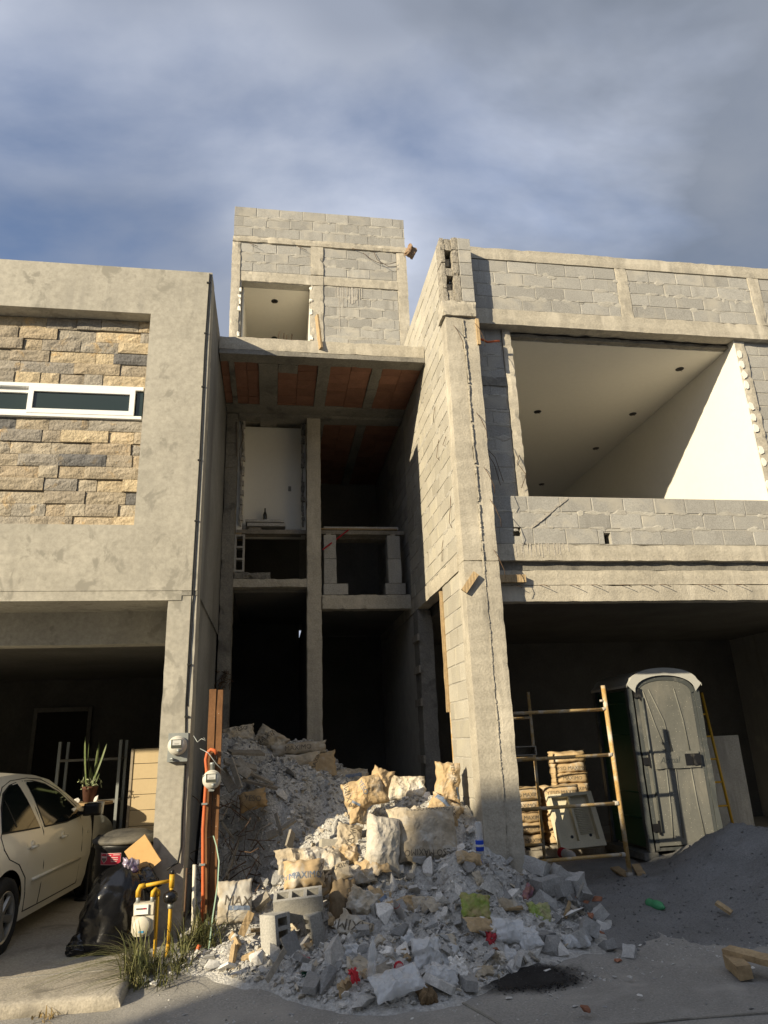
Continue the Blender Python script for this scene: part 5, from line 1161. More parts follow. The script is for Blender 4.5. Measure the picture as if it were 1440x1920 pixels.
o = MB().rough(-.11,.11,-.012,.012,-.14,.14,.05,.002,.004).build('cardboard_box', mat('cardboard', (0.55,0.35,0.15), (0.50,0.31,0.13), bump=.05, fine=.08)); o.location = (-1.133, 7.180, 0.698); o.rotation_euler = (R(-8), R(-38), R(-5)); tag(o, 'flat tan cardboard box tucked behind the garage column', 'box')
sack((-1.098, 7.100, 0.506), (-20,-30,10), (.22,.22,.16), m_bag, 'small black bag wrinkled under the cardboard box', group='black bags', seed=72, name='small_bag', wr=.02, lump=.5)['category'] = 'bag'

# ================================================================ garage furniture
PAN = empty('door_panel', (-1.45, 9.5, 0.012), 'beige ribbed garage door panel leaning upright behind the column', 'panel')
mp_ = mat('beige_panel_paint', (0.55,0.43,0.26), (0.52,0.41,0.245), bump=.04, fine=.06, rough=.6)
for k in range(9): MB().rough(-1.69, -1.15, 9.50, 9.53, .03+.178*k, .03+.178*k+.172, .17, .001, .004, seed=k).build('slat', mp_, PAN)
MB().box(-1.72, -1.692, 9.49, 9.54, .013, 1.63).build('panel_edge', mat('panel_edge_paint', (0.36,0.30,0.22)), PAN)
SHF = empty('steel_shelf', (-2.3, 10.3, 0.012), 'bare grey steel shelf frame at the side of the garage', 'shelf')
for x in (-2.75, -1.99):
    for y in (10.1, 10.5): MB().box(x, x+.035, y, y+.035, .013, 1.75).build('upright', m_steel, SHF)
for z in (.55, .98, 1.5): MB().box(-2.714, -1.991, 10.1, 10.535, z, z+.03).build('shelf_board', m_room, SHF)
TAB = empty('plant_stand', (-2.08, 9.35, 0.012), 'small round wicker plant stand behind the car mirror', 'table')
MB().lathe([(.18,1.0),(.215,1.005),(.215,1.035),(.02,1.036)], 24, Matrix.Translation((-2.08,9.35,.012))).build('table_top', mat('wicker', (0.36,0.25,0.13), (0.22,0.15,0.08), s1=60, s2=120, bump=.6), TAB)
MB().lathe([(.12,0),(.12,.02),(.02,.05),(.018,1.0)], 14, Matrix.Translation((-2.08,9.35,.012))).build('leg', m_black, TAB, smooth=True)
POT = empty('potted_plant', (-2.13, 9.32, 1.049), 'potted snake plant with trailing succulents on the wicker stand', 'plant')
MB().lathe([(.065,0),(.085,.15),(.09,.152),(.09,.17),(.08,.172)], 20).build('pot', mat('brown_pot', (0.12,0.055,0.035), bump=.1), POT, True, smooth=True)
m_leaf = mat('snake_leaf', (0.075,0.11,0.035), (0.13,0.15,0.06), s1=18, s2=40, rough=.5, bump=.1, rv=.15); m_succ = mat('succulent_leaf', (0.20,0.23,0.12), (0.28,0.30,0.18), s1=14, rough=.55, bump=0)
pr_ = random.Random(8)
def blade(base, tip, w, nrm, n=6, cup=.25):
    b, t = Vector(base), Vector(tip); d = (t-b); sdv = d.cross(Vector(nrm)).normalized(); v = []; f = []
    for i in range(n+1):
        s = i/n; p = b+d*s+Vector(nrm)*(.10*d.length*math.sin(s*1.5)); ww = w*(.6+.6*s-1.2*max(0, s-.55)**1.4*1.6) if i < n else .002
        v += [p-sdv*ww/2, p+Vector(nrm)*(-cup*ww), p+sdv*ww/2]
    for i in range(n):
        for k in range(2): f.append((i*3+k, i*3+k+1, (i+1)*3+k+1, (i+1)*3+k))
    return v, f
for i in range(11):
    a = pr_.uniform(0, 6.28); r_ = pr_.uniform(0, .05); L_ = pr_.choice((.14,.18,.25,.35,.52,.6)); q = Vector((r_*math.cos(a), r_*math.sin(a), .15)); tip = q+Vector((math.cos(a)*L_*.25*pr_.random(), math.sin(a)*.2*L_*pr_.random(), L_))
    MB().add(*blade(q, tip, .035, (math.cos(a+1), math.sin(a+1), 0))).build('leaf', m_leaf, POT, True, smooth=True, fix=False)
for i in range(46):
    a = pr_.uniform(0, 6.28); r_ = pr_.uniform(.06, .16); z = .2-.5*max(0, r_-.10)+pr_.uniform(-.04,.05); q = Vector((r_*math.cos(a), r_*math.sin(a)*.8, z))
    MB().add(*blade(q, q+Vector((pr_.uniform(-.04,.04), pr_.uniform(-.04,.04), pr_.uniform(.0,.045))), .016, (math.cos(a), math.sin(a), .3), 4)).build('succulent_leaf', m_succ, POT, True, fix=False)
for i, x in enumerate((-.13, .1)):
    o = MB().add(*HULLS[i]).build('table_stone', m_chunk); o.scale = (.05,.04,.04 if i == 0 else .06); o.location = (-2.13+x, 9.27, 1.075); tag(o, ['pale stone at the left of the plant pot', 'pointed stone at the right of the plant pot'][i], 'stone')

# ================================================================ electricity meters, post, conduit
m_meter = mat('meter_grey_plastic', (0.55,0.53,0.46), (0.52,0.50,0.43), rough=.4, bump=0, fine=.03)
m_lcd = mat('meter_display', (0.62,0.62,0.58), bump=0, fine=0, rough=.3); m_lcdd = mat('meter_lcd', (0.08,0.085,0.07), bump=0, fine=0, rough=.3)
def meter_head(parent, c, r_):
    T = Matrix.Translation(c) @ Matrix.Rotation(R(90), 4, 'X')
    MB().lathe([(r_*1.0,-.03),(r_*1.05,-.005),(r_*1.05,.015),(r_*.93,.02),(r_*.92,.05),(r_*.85,.065),(.004,.068)], 30, T).build('meter_cover', m_meter, parent, smooth=True)
    f = c[1]-.069
    d = MB().box(c[0]-.048*r_/.08, c[0]+.042*r_/.08, f-.004, f+.004, c[2]-.02*r_/.08, c[2]+.052*r_/.08).build('display', m_lcdd, parent)
    MB().box(c[0]-.036*r_/.08, c[0]+.038*r_/.08, f-.007, f-.004, c[2]+.004, c[2]+.046*r_/.08).build('label_plate', m_lcd, d)
    MB().box(c[0]-.02, c[0]+.02, f-.009, f-.0072, c[2]+.014, c[2]+.018).build('print_line', m_ink, d)
    MB().lathe([(.016,0),(.015,.01),(.004,.012)], 12, Matrix.Translation((c[0]+.018, f, c[2]-.045)) @ Matrix.Rotation(R(90), 4, 'X')).build('seal_lock', m_steel, parent, smooth=True)
ME1 = empty('electric_meter', (-.885, 7.25, 1.62), 'round electric meter on a grey steel box on the garage column', 'meter')
MB().rough(-.975,-.79,7.205,7.262,1.49,1.75,.06,.0008,.002).build('meter_box', m_steel, ME1); meter_head(ME1, (-.885,7.20,1.635), .085)
MB().tube([(-.94,7.195,1.515),(-.93,7.18,1.52),(-.91,7.18,1.51)], .012, 7).build('seal', m_steel, ME1, smooth=True)
POST = empty('meter_post', (-.53, 7.12, 0), 'brown varnished timber post standing in front of the heap', 'post')
MB().rough(-.60,-.535,7.07,7.13,-.05,2.14,.1,.002,.003).build('post_board', m_post, POST); MB().rough(-.532,-.47,7.08,7.14,-.05,2.135,.1,.002,.003,seed=3).build('post_board', m_post, POST)
ME2 = empty('electric_meter', (-.54, 7.06, 1.33), 'round electric meter hanging on the brown timber post', 'meter')
meter_head(ME2, (-.54,7.03,1.325), .08)
MB().lathe([(.022,0),(.022,.05),(.026,.052),(.026,.07),(.018,.075)], 12, Matrix.Translation((-.54,7.04,1.40))).build('hub', m_steel, ME2, smooth=True); MB().box(-.565,-.515,7.0,7.06,1.225,1.245).build('seal_clip', m_steel, ME2)
CON = [(-.57,7.03,.05),(-.575,7.03,.35),(-.60,7.03,.9),(-.592,7.03,1.25),(-.588,7.03,1.4),(-.602,7.03,1.5),(-.59,7.03,1.56),(-.56,7.025,1.588),(-.525,7.02,1.58),(-.505,7.02,1.545)]
CO = MB().tube(CON, .0165, 10).build('flexible_conduit', m_orange, smooth=True); tag(CO, 'bright orange conduit hooked over beside the brown post', 'conduit')
for z in (.62, 1.12, 1.36): MB().box(-.622,-.57,7.008,7.05,z-.008,z+.008).build('strap', m_steel, CO)
wr_ = MB().tube([(-.51,7.02,1.545),(-.50,7.02,1.5),(-.53,7.02,1.46)], .004, 5).build('meter_wire', m_cable, smooth=True); tag(wr_, 'black wire dropping from the orange conduit into the hanging meter', 'wire')
tag(MB().tube([(-.66,7.05,1.60),(-.58,7.0,1.56),(-.5,6.98,1.46),(-.42,7.0,1.38)], .004, 5).build('bent_wire', m_steel, smooth=True), 'pale bent wire crossing above the hanging meter', 'wire')
tag(MB().tube([(-.74,7.2,1.72),(-.70,7.18,1.66),(-.66,7.16,1.69),(-.62,7.15,1.67),(-.64,7.15,1.70)], .004, 5).build('bent_wire', m_steel, smooth=True), 'curled wire end beside the column meter box', 'wire')
tag(MB().tube([(-.645,6.9,-.02),(-.642,6.9,.3),(-.65,6.9,.64)], .016, 10).build('plastic_pipe', m_cream, smooth=True), 'short cream plastic pipe standing in the weeds', 'pipe')
tag(MB().tube([(-.73,7.02,0),(-.725,7.02,.6)], .009, 6).build('rebar_stake', m_rebar, smooth=True), 'rusty bar stuck in the ground beside the column', 'bar')
tag(MB().tube([(-.62,6.62,-.02),(-.58,6.56,.04),(-.55,6.54,.10)], .016, 8).build('conduit_stub', m_orange, smooth=True), 'cut orange conduit stub in the weeds', 'conduit')
st_ = MB(); sp = [(-.555,6.98,.84),(-.50,6.92,.86),(-.47,6.9,.78),(-.44,6.86,.66),(-.44,6.8,.5),(-.47,6.76,.25),(-.49,6.72,.02)]; v = []; f = []
for i, p in enumerate(sp): v += [(p[0]-.005, p[1], p[2]), (p[0]+.005, p[1]-.003, p[2])]
for i in range(len(sp)-1): f.append((2*i, 2*i+1, 2*i+3, 2*i+2))
tag(st_.add(v, f).build('plastic_strap', mat('pale_green_strap', (0.30,0.42,0.32), bump=0, fine=.1), fix=False), 'pale green plastic strap hanging in front of the post', 'strap')

# ================================================================ gas meter with yellow pipes
GAS = empty('gas_meter', (-.95, 6.74, 0), 'cream gas meter hung on yellow pipes in front of the column', 'meter')
yg = 6.74
MB().tube([(-.815,yg,-.1),(-.815,yg,.62)], .0155, 12).build('riser_pipe', m_yellow, GAS, smooth=True)
MB().tube([(-.815,yg,.50),(-.815,yg,.60)], .022, 12).build('tee', m_yellow, GAS, smooth=True); MB().tube([(-.815,yg,.60),(-.815,yg,.632)], .017, 10).build('plug', m_black, GAS, smooth=True)
MB().tube([(-.838,yg,.55),(-1.05,yg,.525)], .0145, 12).build('cross_pipe', m_yellow, GAS, smooth=True)
MB().tube([(-1.03,yg,.528),(-1.068,yg,.522),(-1.082,yg,.49),(-1.082,yg,.445)], .021, 12).build('elbow', m_yellow, GAS, smooth=True)
MB().tube([(-1.08,yg,.45),(-1.08,yg,.40)], .017, 10).build('union', m_steel, GAS, smooth=True); MB().tube([(-.965,yg,.455),(-.965,yg,.40)], .017, 10).build('union', m_steel, GAS, smooth=True)
MB().tube([(-.965,yg,.44),(-.962,yg,.475),(-.945,yg+.01,.492),(-.925,yg+.02,.475),(-.925,yg+.025,.44)], .019, 12).build('elbow', m_yellow, GAS, smooth=True); MB().tube([(-.925,yg+.025,.45),(-.925,yg+.025,-.1)], .0145, 10).build('riser_pipe', m_yellow, GAS, smooth=True)
gb = MB().rough(-1.105,-.945,yg-.05,yg+.05,.315,.405,.04,.001,.008).build('index_box', m_cream, GAS)
MB().box(-1.095,-.985,yg-.062,yg-.052,.325,.395).build('index_window', m_alu, gb); MB().box(-1.08,-1.03,yg-.066,yg-.0622,.362,.372).build('index_print', m_ink, gb); MB().box(-1.028,-1.0,yg-.066,yg-.0622,.362,.372).build('index_print', m_stick, gb)
oc = [(-1.11,.31),(-.94,.31),(-.94,.20),(-.965,.165),(-1.085,.165),(-1.11,.20)]
MB().prism(oc, yg-.055, yg+.055, 'Y').build('meter_case', m_cream, GAS)
md = MB().lathe([(.068,0),(.068,.025),(.060,.035),(.004,.036)], 26, Matrix.Translation((-1.025,yg-.055,.245)) @ Matrix.Rotation(R(90), 4, 'X')).build('diaphragm_cap', m_cream, GAS, smooth=True)
MB().box(-1.045,-1.008,yg-.0945,yg-.0915,.198,.212).build('blue_mark', mat('blue_mark', (0.06,0.32,0.55), bump=0, fine=0), md)
MB().lathe([(.012,-.05),(.05,-.03),(.06,0),(.055,.03),(.02,.055)], 16, Matrix.Translation((-.815,yg-.03,.43))).build('wrapped_valve', m_bag, GAS, smooth=True)
MB().tube([(-.815,yg,.38),(-.815,yg,.345)], .024, 10).build('union', m_steel, GAS, smooth=True); MB().tube([(-.815,yg-.028,.09),(-.82,yg-.04,.0)], .016, 8).build('valve_lever', m_yellow, GAS, smooth=True)

# ================================================================ weeds
def weeds(name, spots, label, seed, mt):
    r = random.Random(seed); mb = MB()
    for (cx, cy, cz, n_, L0, L1, spread, lean) in spots:
        for _ in range(n_):
            a = r.uniform(0, 6.28); L = r.uniform(L0, L1); b = Vector((cx+r.gauss(0,.05), cy+r.gauss(0,.05), cz-.02)); out_ = Vector((math.cos(a)*spread+lean[0], math.sin(a)*spread+lean[1], 0))*r.uniform(.4,1.1)
            v = []; f = []; w = r.uniform(.005,.012); sd_ = out_.cross(Vector((0,0,1))).normalized()
            for i in range(6):
                s = i/5; p = b+out_*L*s*s+Vector((0,0,L*(s-.45*s*s*(out_.length+.3)))); ww = w*(1-s**2)+.0012; v += [p-sd_*ww/2, p+sd_*ww/2]
            for i in range(5): f.append((2*i, 2*i+1, 2*i+3, 2*i+2))
            mb.add(v, f)
    return tag(mb.build(name, mt, smooth=True, fix=False), label, 'grass', kind='stuff')
m_grass = mat('weed_blades', (0.075,0.095,0.03), (0.19,0.17,0.075), s1=9, s2=30, rough=.6, bump=0, fine=.3)
weeds('grass_tuft', [(-1.0,6.35,0,90,.25,.55,.9,(-.95,-.2)), (-.98,6.55,0,45,.2,.42,.8,(-.7,-.1)), (-.88,6.4,-.04,60,.2,.4,.9,(-.2,-.3)), (-.95,6.2,-.04,45,.2,.4,1.0,(-.6,-.35))], 'coarse grass tuft spilling over the driveway edge', 3, m_grass)
weeds('weed_clump', [(-.70,6.75,0,60,.25,.5,.7,(.1,-.15)), (-.58,6.85,0,60,.25,.6,.6,(.1,-.1)), (-.48,6.8,0,45,.25,.55,.6,(.1,-.1)), (-.68,6.45,-.04,60,.2,.4,.9,(.1,-.3)), (-.75,6.2,-.06,30,.1,.36,.8,(.1,-.4))], 'tangled weeds around the cream pipe and post foot', 4, m_grass)
weeds('dry_straw', [(-1.5,5.86,-.1,26,.06,.14,1.0,(.4,0)), (-2.0,5.86,-.1,18,.06,.12,1.0,(.4,0))], 'dry straw caught along the kerb foot', 6, mat('straw', (0.34,0.24,0.10), bump=0))
for i, (p, s) in enumerate((((-0.929, 6.268, -0.050),.05),((-0.826, 6.200, -0.060),.045),((-0.729, 6.326, -0.040),.035),((-0.410, 6.050, 0.060),.06),((-0.651, 6.430, -0.020),.035),((-0.519, 6.371, -0.040),.03))):
    put(CH[2*i+4 if i != 3 else 0], 'kerb_stone', (p[0], p[1], p[2]+.02), (s*1.3, s, s*.7), (.2*i, .1, i), ['grey curled shard at the driveway corner', 'brown flat stone at the driveway corner', 'white lump under the weeds', 'large pale cube of plaster beside the wood offcut', 'grey stone hidden in the weeds', 'small pale stone between weeds and heap'][i], 'stone')

# ================================================================ scaffold
SCF = empty('scaffold_frame', (3.1, 7.9, 0.05), 'worn yellow tubular scaffold frames beside the portable toilet', 'scaffold')
def stube(a, b, nm, r_=.0205): return MB().tube([a, b], r_, 10).build(nm, m_scaff, SCF, smooth=True)
def blob(p, s): MB().rough(p[0]-s, p[0]+s, p[1]-s, p[1]+s, p[2]-s*.8, p[2]+s*.8, s*.6, s*.25, s*.5, seed=p[2]*3).build('cement_blob', m_cement, SCF, smooth=True)
stube((3.87,7.9,.02), (3.845,7.9,2.13), 'upright', .026); stube((2.62,7.9,.02), (2.60,7.9,2.13), 'upright', .026)
for z in (1.862, 1.362, .85, .33):
    stube((2.61,7.9,z-.015), (3.86,7.9,z), 'rung', .019); blob((3.82,7.9,z), .026)
blob((3.80,7.9,1.96), .016); blob((3.86,7.9,.13), .028)
stube((3.40,9.2,.05), (3.40,9.2,2.16), 'upright'); stube((2.32,9.2,.05), (2.32,9.2,2.16), 'upright')
for z in (1.83, 1.33, .82, .30): stube((2.33,9.2,z-.01), (3.40,9.2,z), 'rung', .016)
stube((2.62,7.91,1.9), (2.33,9.19,1.0), 'brace', .012)
CHN = MB().box(2.5,2.97,7.95,8.10,1.39,1.40).box(2.5,2.97,7.95,8.10,1.48,1.49).box(2.5,2.97,8.09,8.10,1.40,1.48).box(2.955,2.97,7.95,8.09,1.40,1.48).build('steel_channel', m_woodg); tag(CHN, 'open ended grey channel lying across the scaffold rung', 'beam')

# ================================================================ portable toilet
WC = empty('portable_toilet', (5.08, 8.7, 0.12), 'dark green and grey portable toilet with arched white roof and dusty door', 'toilet')
m_green = mat('dark_green_plastic', (0.012,0.055,0.024), (0.016,0.065,0.03), rough=.45, bump=.03, fine=.08, stain=((0.07,0.09,0.06), 4, .62, .8))
m_greyp = mat('grey_plastic', (0.075,0.082,0.08), (0.062,0.068,0.067), rough=.45, bump=.03, fine=.05, stain=((0.20,0.19,0.17), 3, .55, .78), speck=((0.42,0.40,0.36), 34, .085))
m_door = mat('dusty_grey_door', (0.118,0.12,0.108), (0.15,0.15,0.134), s1=2.5, s2=40, rough=.6, bump=.05, fine=.15, speck=((0.45,0.42,0.36), 30, .10), stain=((0.21,0.20,0.17), 3.5, .5, .75), streak=(1,1,.25))
m_roofw = mat('pale_roof_plastic', (0.46,0.46,0.43), (0.40,0.40,0.375), rough=.5, bump=.02, fine=.08)
w = .475; D = 1.02; z1 = 2.03
for s in (-1, 1):
    MB().rough(s*w-.012, s*w+.012, .06, D-.06, .12, 2.0, .2, .001, .002).build('side_panel', m_green, WC, True)
    for z in (.45, .75, 1.45, 1.85): MB().tube([(s*(w+.013), .14, z), (s*(w+.013), D-.14, z)], .009, 6).build('side_rib', m_green, WC, True, smooth=True)
    MB().rough(s*w-.05, s*w+.02, 0, .075, .08, z1, .15, .001, .012).build('corner_post', m_greyp, WC, True); MB().rough(s*w-.05, s*w+.02, D-.075, D, .08, z1, .15, .001, .012).build('corner_post', m_greyp, WC, True)
    MB().box(s*(w-.075)-.022, s*(w-.075)+.022, .012, .06, .1, 2.02).build('door_post', m_greyp, WC, True)
    MB().rough(s*w-.14, s*w+.05, -.03, D+.02, 0, .08, .1, .002, .01).build('skid', m_greyp, WC, True)
MB().box(-w, w, D-.05, D-.03, .1, 2.0).build('back_panel', m_green, WC, True); MB().box(-w+.05, w-.05, .02, D-.06, .085, .12).build('floor_pan', m_greyp, WC, True)
arch = lambda W, h, zb, n_=16: [(W*math.cos(math.pi*i/n_), zb+h*math.sin(math.pi*i/n_)**.85) for i in range(n_+1)]
MB().prism(arch(w-.10, .17, 1.94)+[(-(w-.10), .14), (w-.10, .14)], .008, .05, 'Y').build('door', m_door, WC, True)
fr = arch(w-.05, .21, 1.96); fi = arch(w-.098, .172, 1.94); ar = MB()
for i in range(16): ar.add([(fr[i][0], .0, fr[i][1]), (fr[i+1][0], .0, fr[i+1][1]), (fi[i+1][0], .0, fi[i+1][1]), (fi[i][0], .0, fi[i][1]), (fr[i][0], .06, fr[i][1]), (fr[i+1][0], .06, fr[i+1][1]), (fi[i+1][0], .06, fi[i+1][1]), (fi[i][0], .06, fi[i][1])], [(0,1,2,3),(7,6,5,4),(0,4,5,1),(2,6,7,3)])
ar.build('door_arch', m_greyp, WC, True)
def roof_prof(W, h, zb): return [(W*1.07, zb), (W*1.07, zb+.03)] + [(W*.98*math.cos(t), zb+.03+h*math.sin(t)**.8) for t in [math.pi*(i+1)/18 for i in range(17)]] + [(-W*1.07, zb+.03), (-W*1.07, zb)]
rp_ = roof_prof(w+.02, .21, z1); ri_ = arch(w-.05, .213, 1.96)
rf = MB(); rf.prism(rp_, -.02, 0.0, 'Y')
rf = MB(); n_ = len(rp_); L0 = [(a, -.03, b) for a, b in rp_]; L1 = [(a*1.0, D+.03, b) for a, b in rp_]; rf.add(L0+L1, [(i, i+1, n_+i+1, n_+i) for i in range(n_-1)] + [tuple(range(n_, 2*n_))[::-1]])
inn = [(a, -.03, b) for a, b in ri_]; base_ = rp_[1:-1]; mI = len(inn)
rf.add([(a, -.03, b) for a, b in base_] + inn, [(i, i+1, len(base_)+min(i+1, mI-1), len(base_)+min(i, mI-1)) for i in range(len(base_)-1)])
rf.build('roof', m_roofw, WC, True, smooth=False)
pl_ = MB().rough(-.28, .33, -.018, .012, 1.02, 1.22, .06, .001, .012).build('door_band', m_door, WC, True)
v2, f2 = text_geo('Armal', .35); MB().add([(a*.075-.08, -.0205, b*.075+1.125) for a, b in v2], f2).build('embossed_logo', m_greyp, pl_, True, fix=False)
MB().box(.13, .23, -.024, -.019, 1.05, 1.19).build('latch_recess', m_black, pl_, True); MB().rough(.235, .34, -.035, -.018, 1.05, 1.19, .03, .001, .006).build('latch', m_black, pl_, True)
for z in (.35, 1.12, 1.94):
    MB().box(-.435, -.345, -.012, .006, z-.045, z+.045).box(-.37, -.345, -.02, -.0125, z-.08, z+.08).build('hinge', m_black, WC, True)
for a in ([(-.10,1.23),(-.20,1.55),(-.30,1.98)], [(-.02,1.23),(-.07,1.6),(-.22,2.0)], [(-.19,.22),(-.16,.55),(-.14,1.01)], [(-.05,.22),(-.03,.6),(-.01,1.01)], [(.24,.22),(.21,.6),(.2,1.01)], [(.22,1.23),(.2,1.6),(.14,2.0)]):
    MB().tube([(x, .006, z) for x, z in a], .009, 6).build('door_rib', m_door, WC, True, smooth=True)
MB().tube([(-.33,-.008,.3),(-.33,-.008,1.9)], .014, 8).build('hinge_rod', m_greyp, WC, True, smooth=True)

# ================================================================ stacked sacks, wash tub and bits in the garage
def stack(x, y, z, n_, lab, grp, L=.56, D_=.42, H=.155, sd0=100, rz=0):
    for k in range(n_):
        pr = [('YESO MAXIMO', (0,.0), .05, 0, 'k' if k % 2 else 'k')] if k % 2 == 0 else [('MAXIMO', (0,0), .05, 0)]
        sack((x+rc.uniform(-.015,.015), y+rc.uniform(-.02,.02), z+H*.5+k*H*.93), (rc.uniform(-2,2), rc.uniform(-1.5,1.5), rz+rc.uniform(-4,4)), (L, H*1.12, D_), m_kraft,
             lab % (('lowest','second','third','fourth','fifth','sixth','seventh','eighth')[k]), pr, group=grp, seed=sd0+k, p=5, wr=.004, lump=.05, nu=20, nv=12)
stack(3.42, 10.0, .19, 5, '%s full sack of the left stack behind the scaffold', 'full sacks stacked in the garage', sd0=100)
stack(4.02, 10.02, .19, 5, '%s full sack of the right stack behind the wash tub', 'full sacks stacked in the garage', sd0=110)
stack(4.42, 10.62, .19, 8, '%s full sack of the taller stack behind the toilet', 'full sacks stacked in the garage', sd0=120, rz=-8)
PAL = empty('timber_pallet', (3.8, 10.05, 0), 'grey timber pallet under the stacked sacks', 'pallet')
for y in (9.82, 10.05, 10.28): MB().box(3.08, 4.75, y-.045, y+.045, .05, .15).build('bearer', m_woodg, PAL)
for k in range(5): MB().rough(3.1+.33*k, 3.36+.33*k, 9.76, 10.9, .152, .18, .2, .002, .004, seed=k).build('slat', m_woodg, PAL)
SNK = empty('wash_tub', (3.95, 9.4, .1), 'cream stone wash tub with ribbed scrubbing board leaning on the sacks', 'sink')
TS = Matrix.Translation((3.972, 9.500, 0.505)) @ Matrix.Rotation(R(-20), 4, 'X') @ Matrix.Rotation(R(-2), 4, 'Y')
m_tub = mat('cream_terrazzo', (0.66,0.60,0.44), (0.60,0.54,0.39), s1=5, s2=60, rough=.6, bump=.1, fine=.15, speck=((0.25,0.22,0.17), 30, .08))
W_, H_ = .31, .34
MB().box(-W_, W_, .0, .02, -H_, H_, TS).build('tub_floor', m_tub, SNK)
MB().box(-W_, W_, -.09, 0, H_-.04, H_, TS).box(-W_, W_, -.09, 0, -H_, -H_+.08, TS).box(-W_, -W_+.04, -.09, 0, -H_+.08, H_-.04, TS).box(W_-.07, W_, -.09, 0, -H_+.08, H_-.04, TS).box(-.03, .0, -.07, 0, -H_+.08, H_-.04, TS).build('tub_rim', m_tub, SNK)
for k in range(16): MB().tube([TS @ Vector((.01, -.012, -.16+.022*k)), TS @ Vector((.215, -.012, -.16+.022*k))], .009, 6).build('scrub_rib', m_tub, SNK, smooth=True)
for x in (-.09, .17): MB().lathe([(.02,0),(.02,.006),(.004,.007)], 12, TS @ Matrix.Translation((x, -.001, -.185)) @ Matrix.Rotation(R(90), 4, 'X')).build('drain', m_black, SNK)
LAD = empty('yellow_ladder', (6.0, 9.4, 0), 'yellow scaffold ladder half hidden behind the toilet', 'ladder')
m_lad = mat('bright_yellow_ladder', (0.62,0.36,0.03), (0.55,0.30,0.03), rough=.5, bump=.05, fine=.1)
for (a, b) in (((6.17,9.36,.1),(6.12,9.5,2.1)), ((5.82,9.36,.1),(5.77,9.5,2.1))): MB().tube([a, b], .02, 8).build('rail', m_lad, LAD, smooth=True)
for k in range(6): z = .3+.3*k; y = 9.36+.14*(z-.1)/2; MB().tube([(6.16-.05*(z-.1)/2, y, z), (5.81-.05*(z-.1)/2, y, z)], .013, 8).build('rung', m_lad, LAD, smooth=True)

# ================================================================ platform on the upper floor of the middle house
def board(x0, x1, y0, y1, z0, z1, label, mt=m_woodg, name='platform_plank', grp='planks of the upper platform'):
    return tag(MB().rough(x0, x1, y0, y1, z0, z1, .12, .003, .006, seed=x0+z0).build(name, mt), label, 'plank', grp)
board(-.58, 2.06, 10.485, 10.56, 4.735, 4.80, 'front edge timber of the platform across the open upper floor')
board(-.45, 1.9, 10.57, 10.70, 4.74, 4.785, 'wide platform board behind the front edge timber'); board(.52, 2.0, 10.79, 11.02, 4.74, 4.785, 'rear wide board of the platform')
board(.72, 1.95, 10.48, 10.55, 4.81, 4.835, 'thin batten laid on the right half of the platform', m_wood)
board(-.42, .17, 10.5, 10.70, 4.865, 4.915, 'lower of two plaster boards stacked on the left of the platform', m_chunk, 'plaster_slab', 'slabs stacked on the platform'); board(-.45, .15, 10.48, 10.70, 4.925, 4.965, 'upper of two plaster boards stacked on the left of the platform', m_chunk, 'plaster_slab', 'slabs stacked on the platform')
board(-.40, -.2, 10.55, 10.70, 4.805, 4.86, 'short batten under the stacked plaster boards', m_woodg)
board(.78, 1.98, 10.56, 10.9, 4.842, 4.885, 'long plaster board on the right of the platform', m_chunk, 'plaster_slab', 'slabs stacked on the platform'); board(.18, .41, 10.56, 10.70, 4.81, 4.84, 'short plaster board against the centre column', m_chunk, 'plaster_slab', 'slabs stacked on the platform')
plank((-.54,10.42,4.70), (-.54,10.7,4.70), .09, .06, 'yellow wood packer over the left hollow block', m_wood, name='wood_packer', group='packers under the platform'); plank((.84,10.42,4.71), (.84,10.7,4.71), .08, .05, 'round ended packer over the centre block pier', m_woodg, name='wood_packer', group='packers under the platform'); plank((1.86,10.42,4.71), (1.86,10.7,4.71), .08, .05, 'round ended packer over the right block pier', m_woodg, name='wood_packer', group='packers under the platform')
G = 'blocks propping the platform'
hollow_block((-.515,10.36,4.37), (90,90,0), 'hollow block on end with open cells propping the platform left', size=(.58,.15,.15), group=G)
def solid(x0, x1, z0, z1, lab): tag(MB().rough(x0, x1, 10.28, 10.48, z0, z1, .08, .003, .008, seed=x0+z0).build('prop_block', m_block), lab, 'block', G)
solid(.745,1.12,3.725,3.895,'base block of the centre pier under the platform'); solid(.755,.945,3.90,4.28,'lower upright block of the centre pier'); solid(.755,.945,4.285,4.665,'upper upright block of the centre pier')
solid(1.69,2.0,3.725,3.895,'chipped base block of the right pier'); solid(1.745,1.95,3.90,4.28,'lower upright block of the right pier'); solid(1.745,1.945,4.285,4.66,'upper upright block of the right pier')
tag(MB().tube([(.73,10.2,4.40),(1.16,10.46,4.80)], .012, 8).build('red_rod', mat('red_paint', (0.38,0.02,0.03), bump=0, fine=.1), smooth=True), 'thin red rod slanting across the centre block pier', 'rod')
m_clear = glassy('clear_plastic', (0.75,0.77,0.77), .18, .5, .32); m_brownglass = glassy('dark_bottle', (0.02,0.018,0.01), .1, .5, .9)
def bottle(name, loc, rot, prof, mt, label, cat='bottle', bands=()):
    o = empty(name, loc, label, cat); o.rotation_euler = tuple(R(a) for a in rot)
    MB().lathe(prof, 18).build('bottle_body', mt, o, True, smooth=True)
    for nm, pf, m_ in bands: MB().lathe(pf, 18).build(nm, m_, o, True, smooth=True)
    return o
BP = [(.030,0),(.034,.01),(.034,.06),(.031,.09),(.034,.12),(.033,.16),(.016,.21),(.013,.235),(.013,.245)]
bottle('glass_bottle', (-.15,10.62,4.965), (0,0,0), [(.03,0),(.032,.01),(.032,.12),(.012,.18),(.012,.23)], m_brownglass, 'dark bottle standing on the stacked plaster boards')
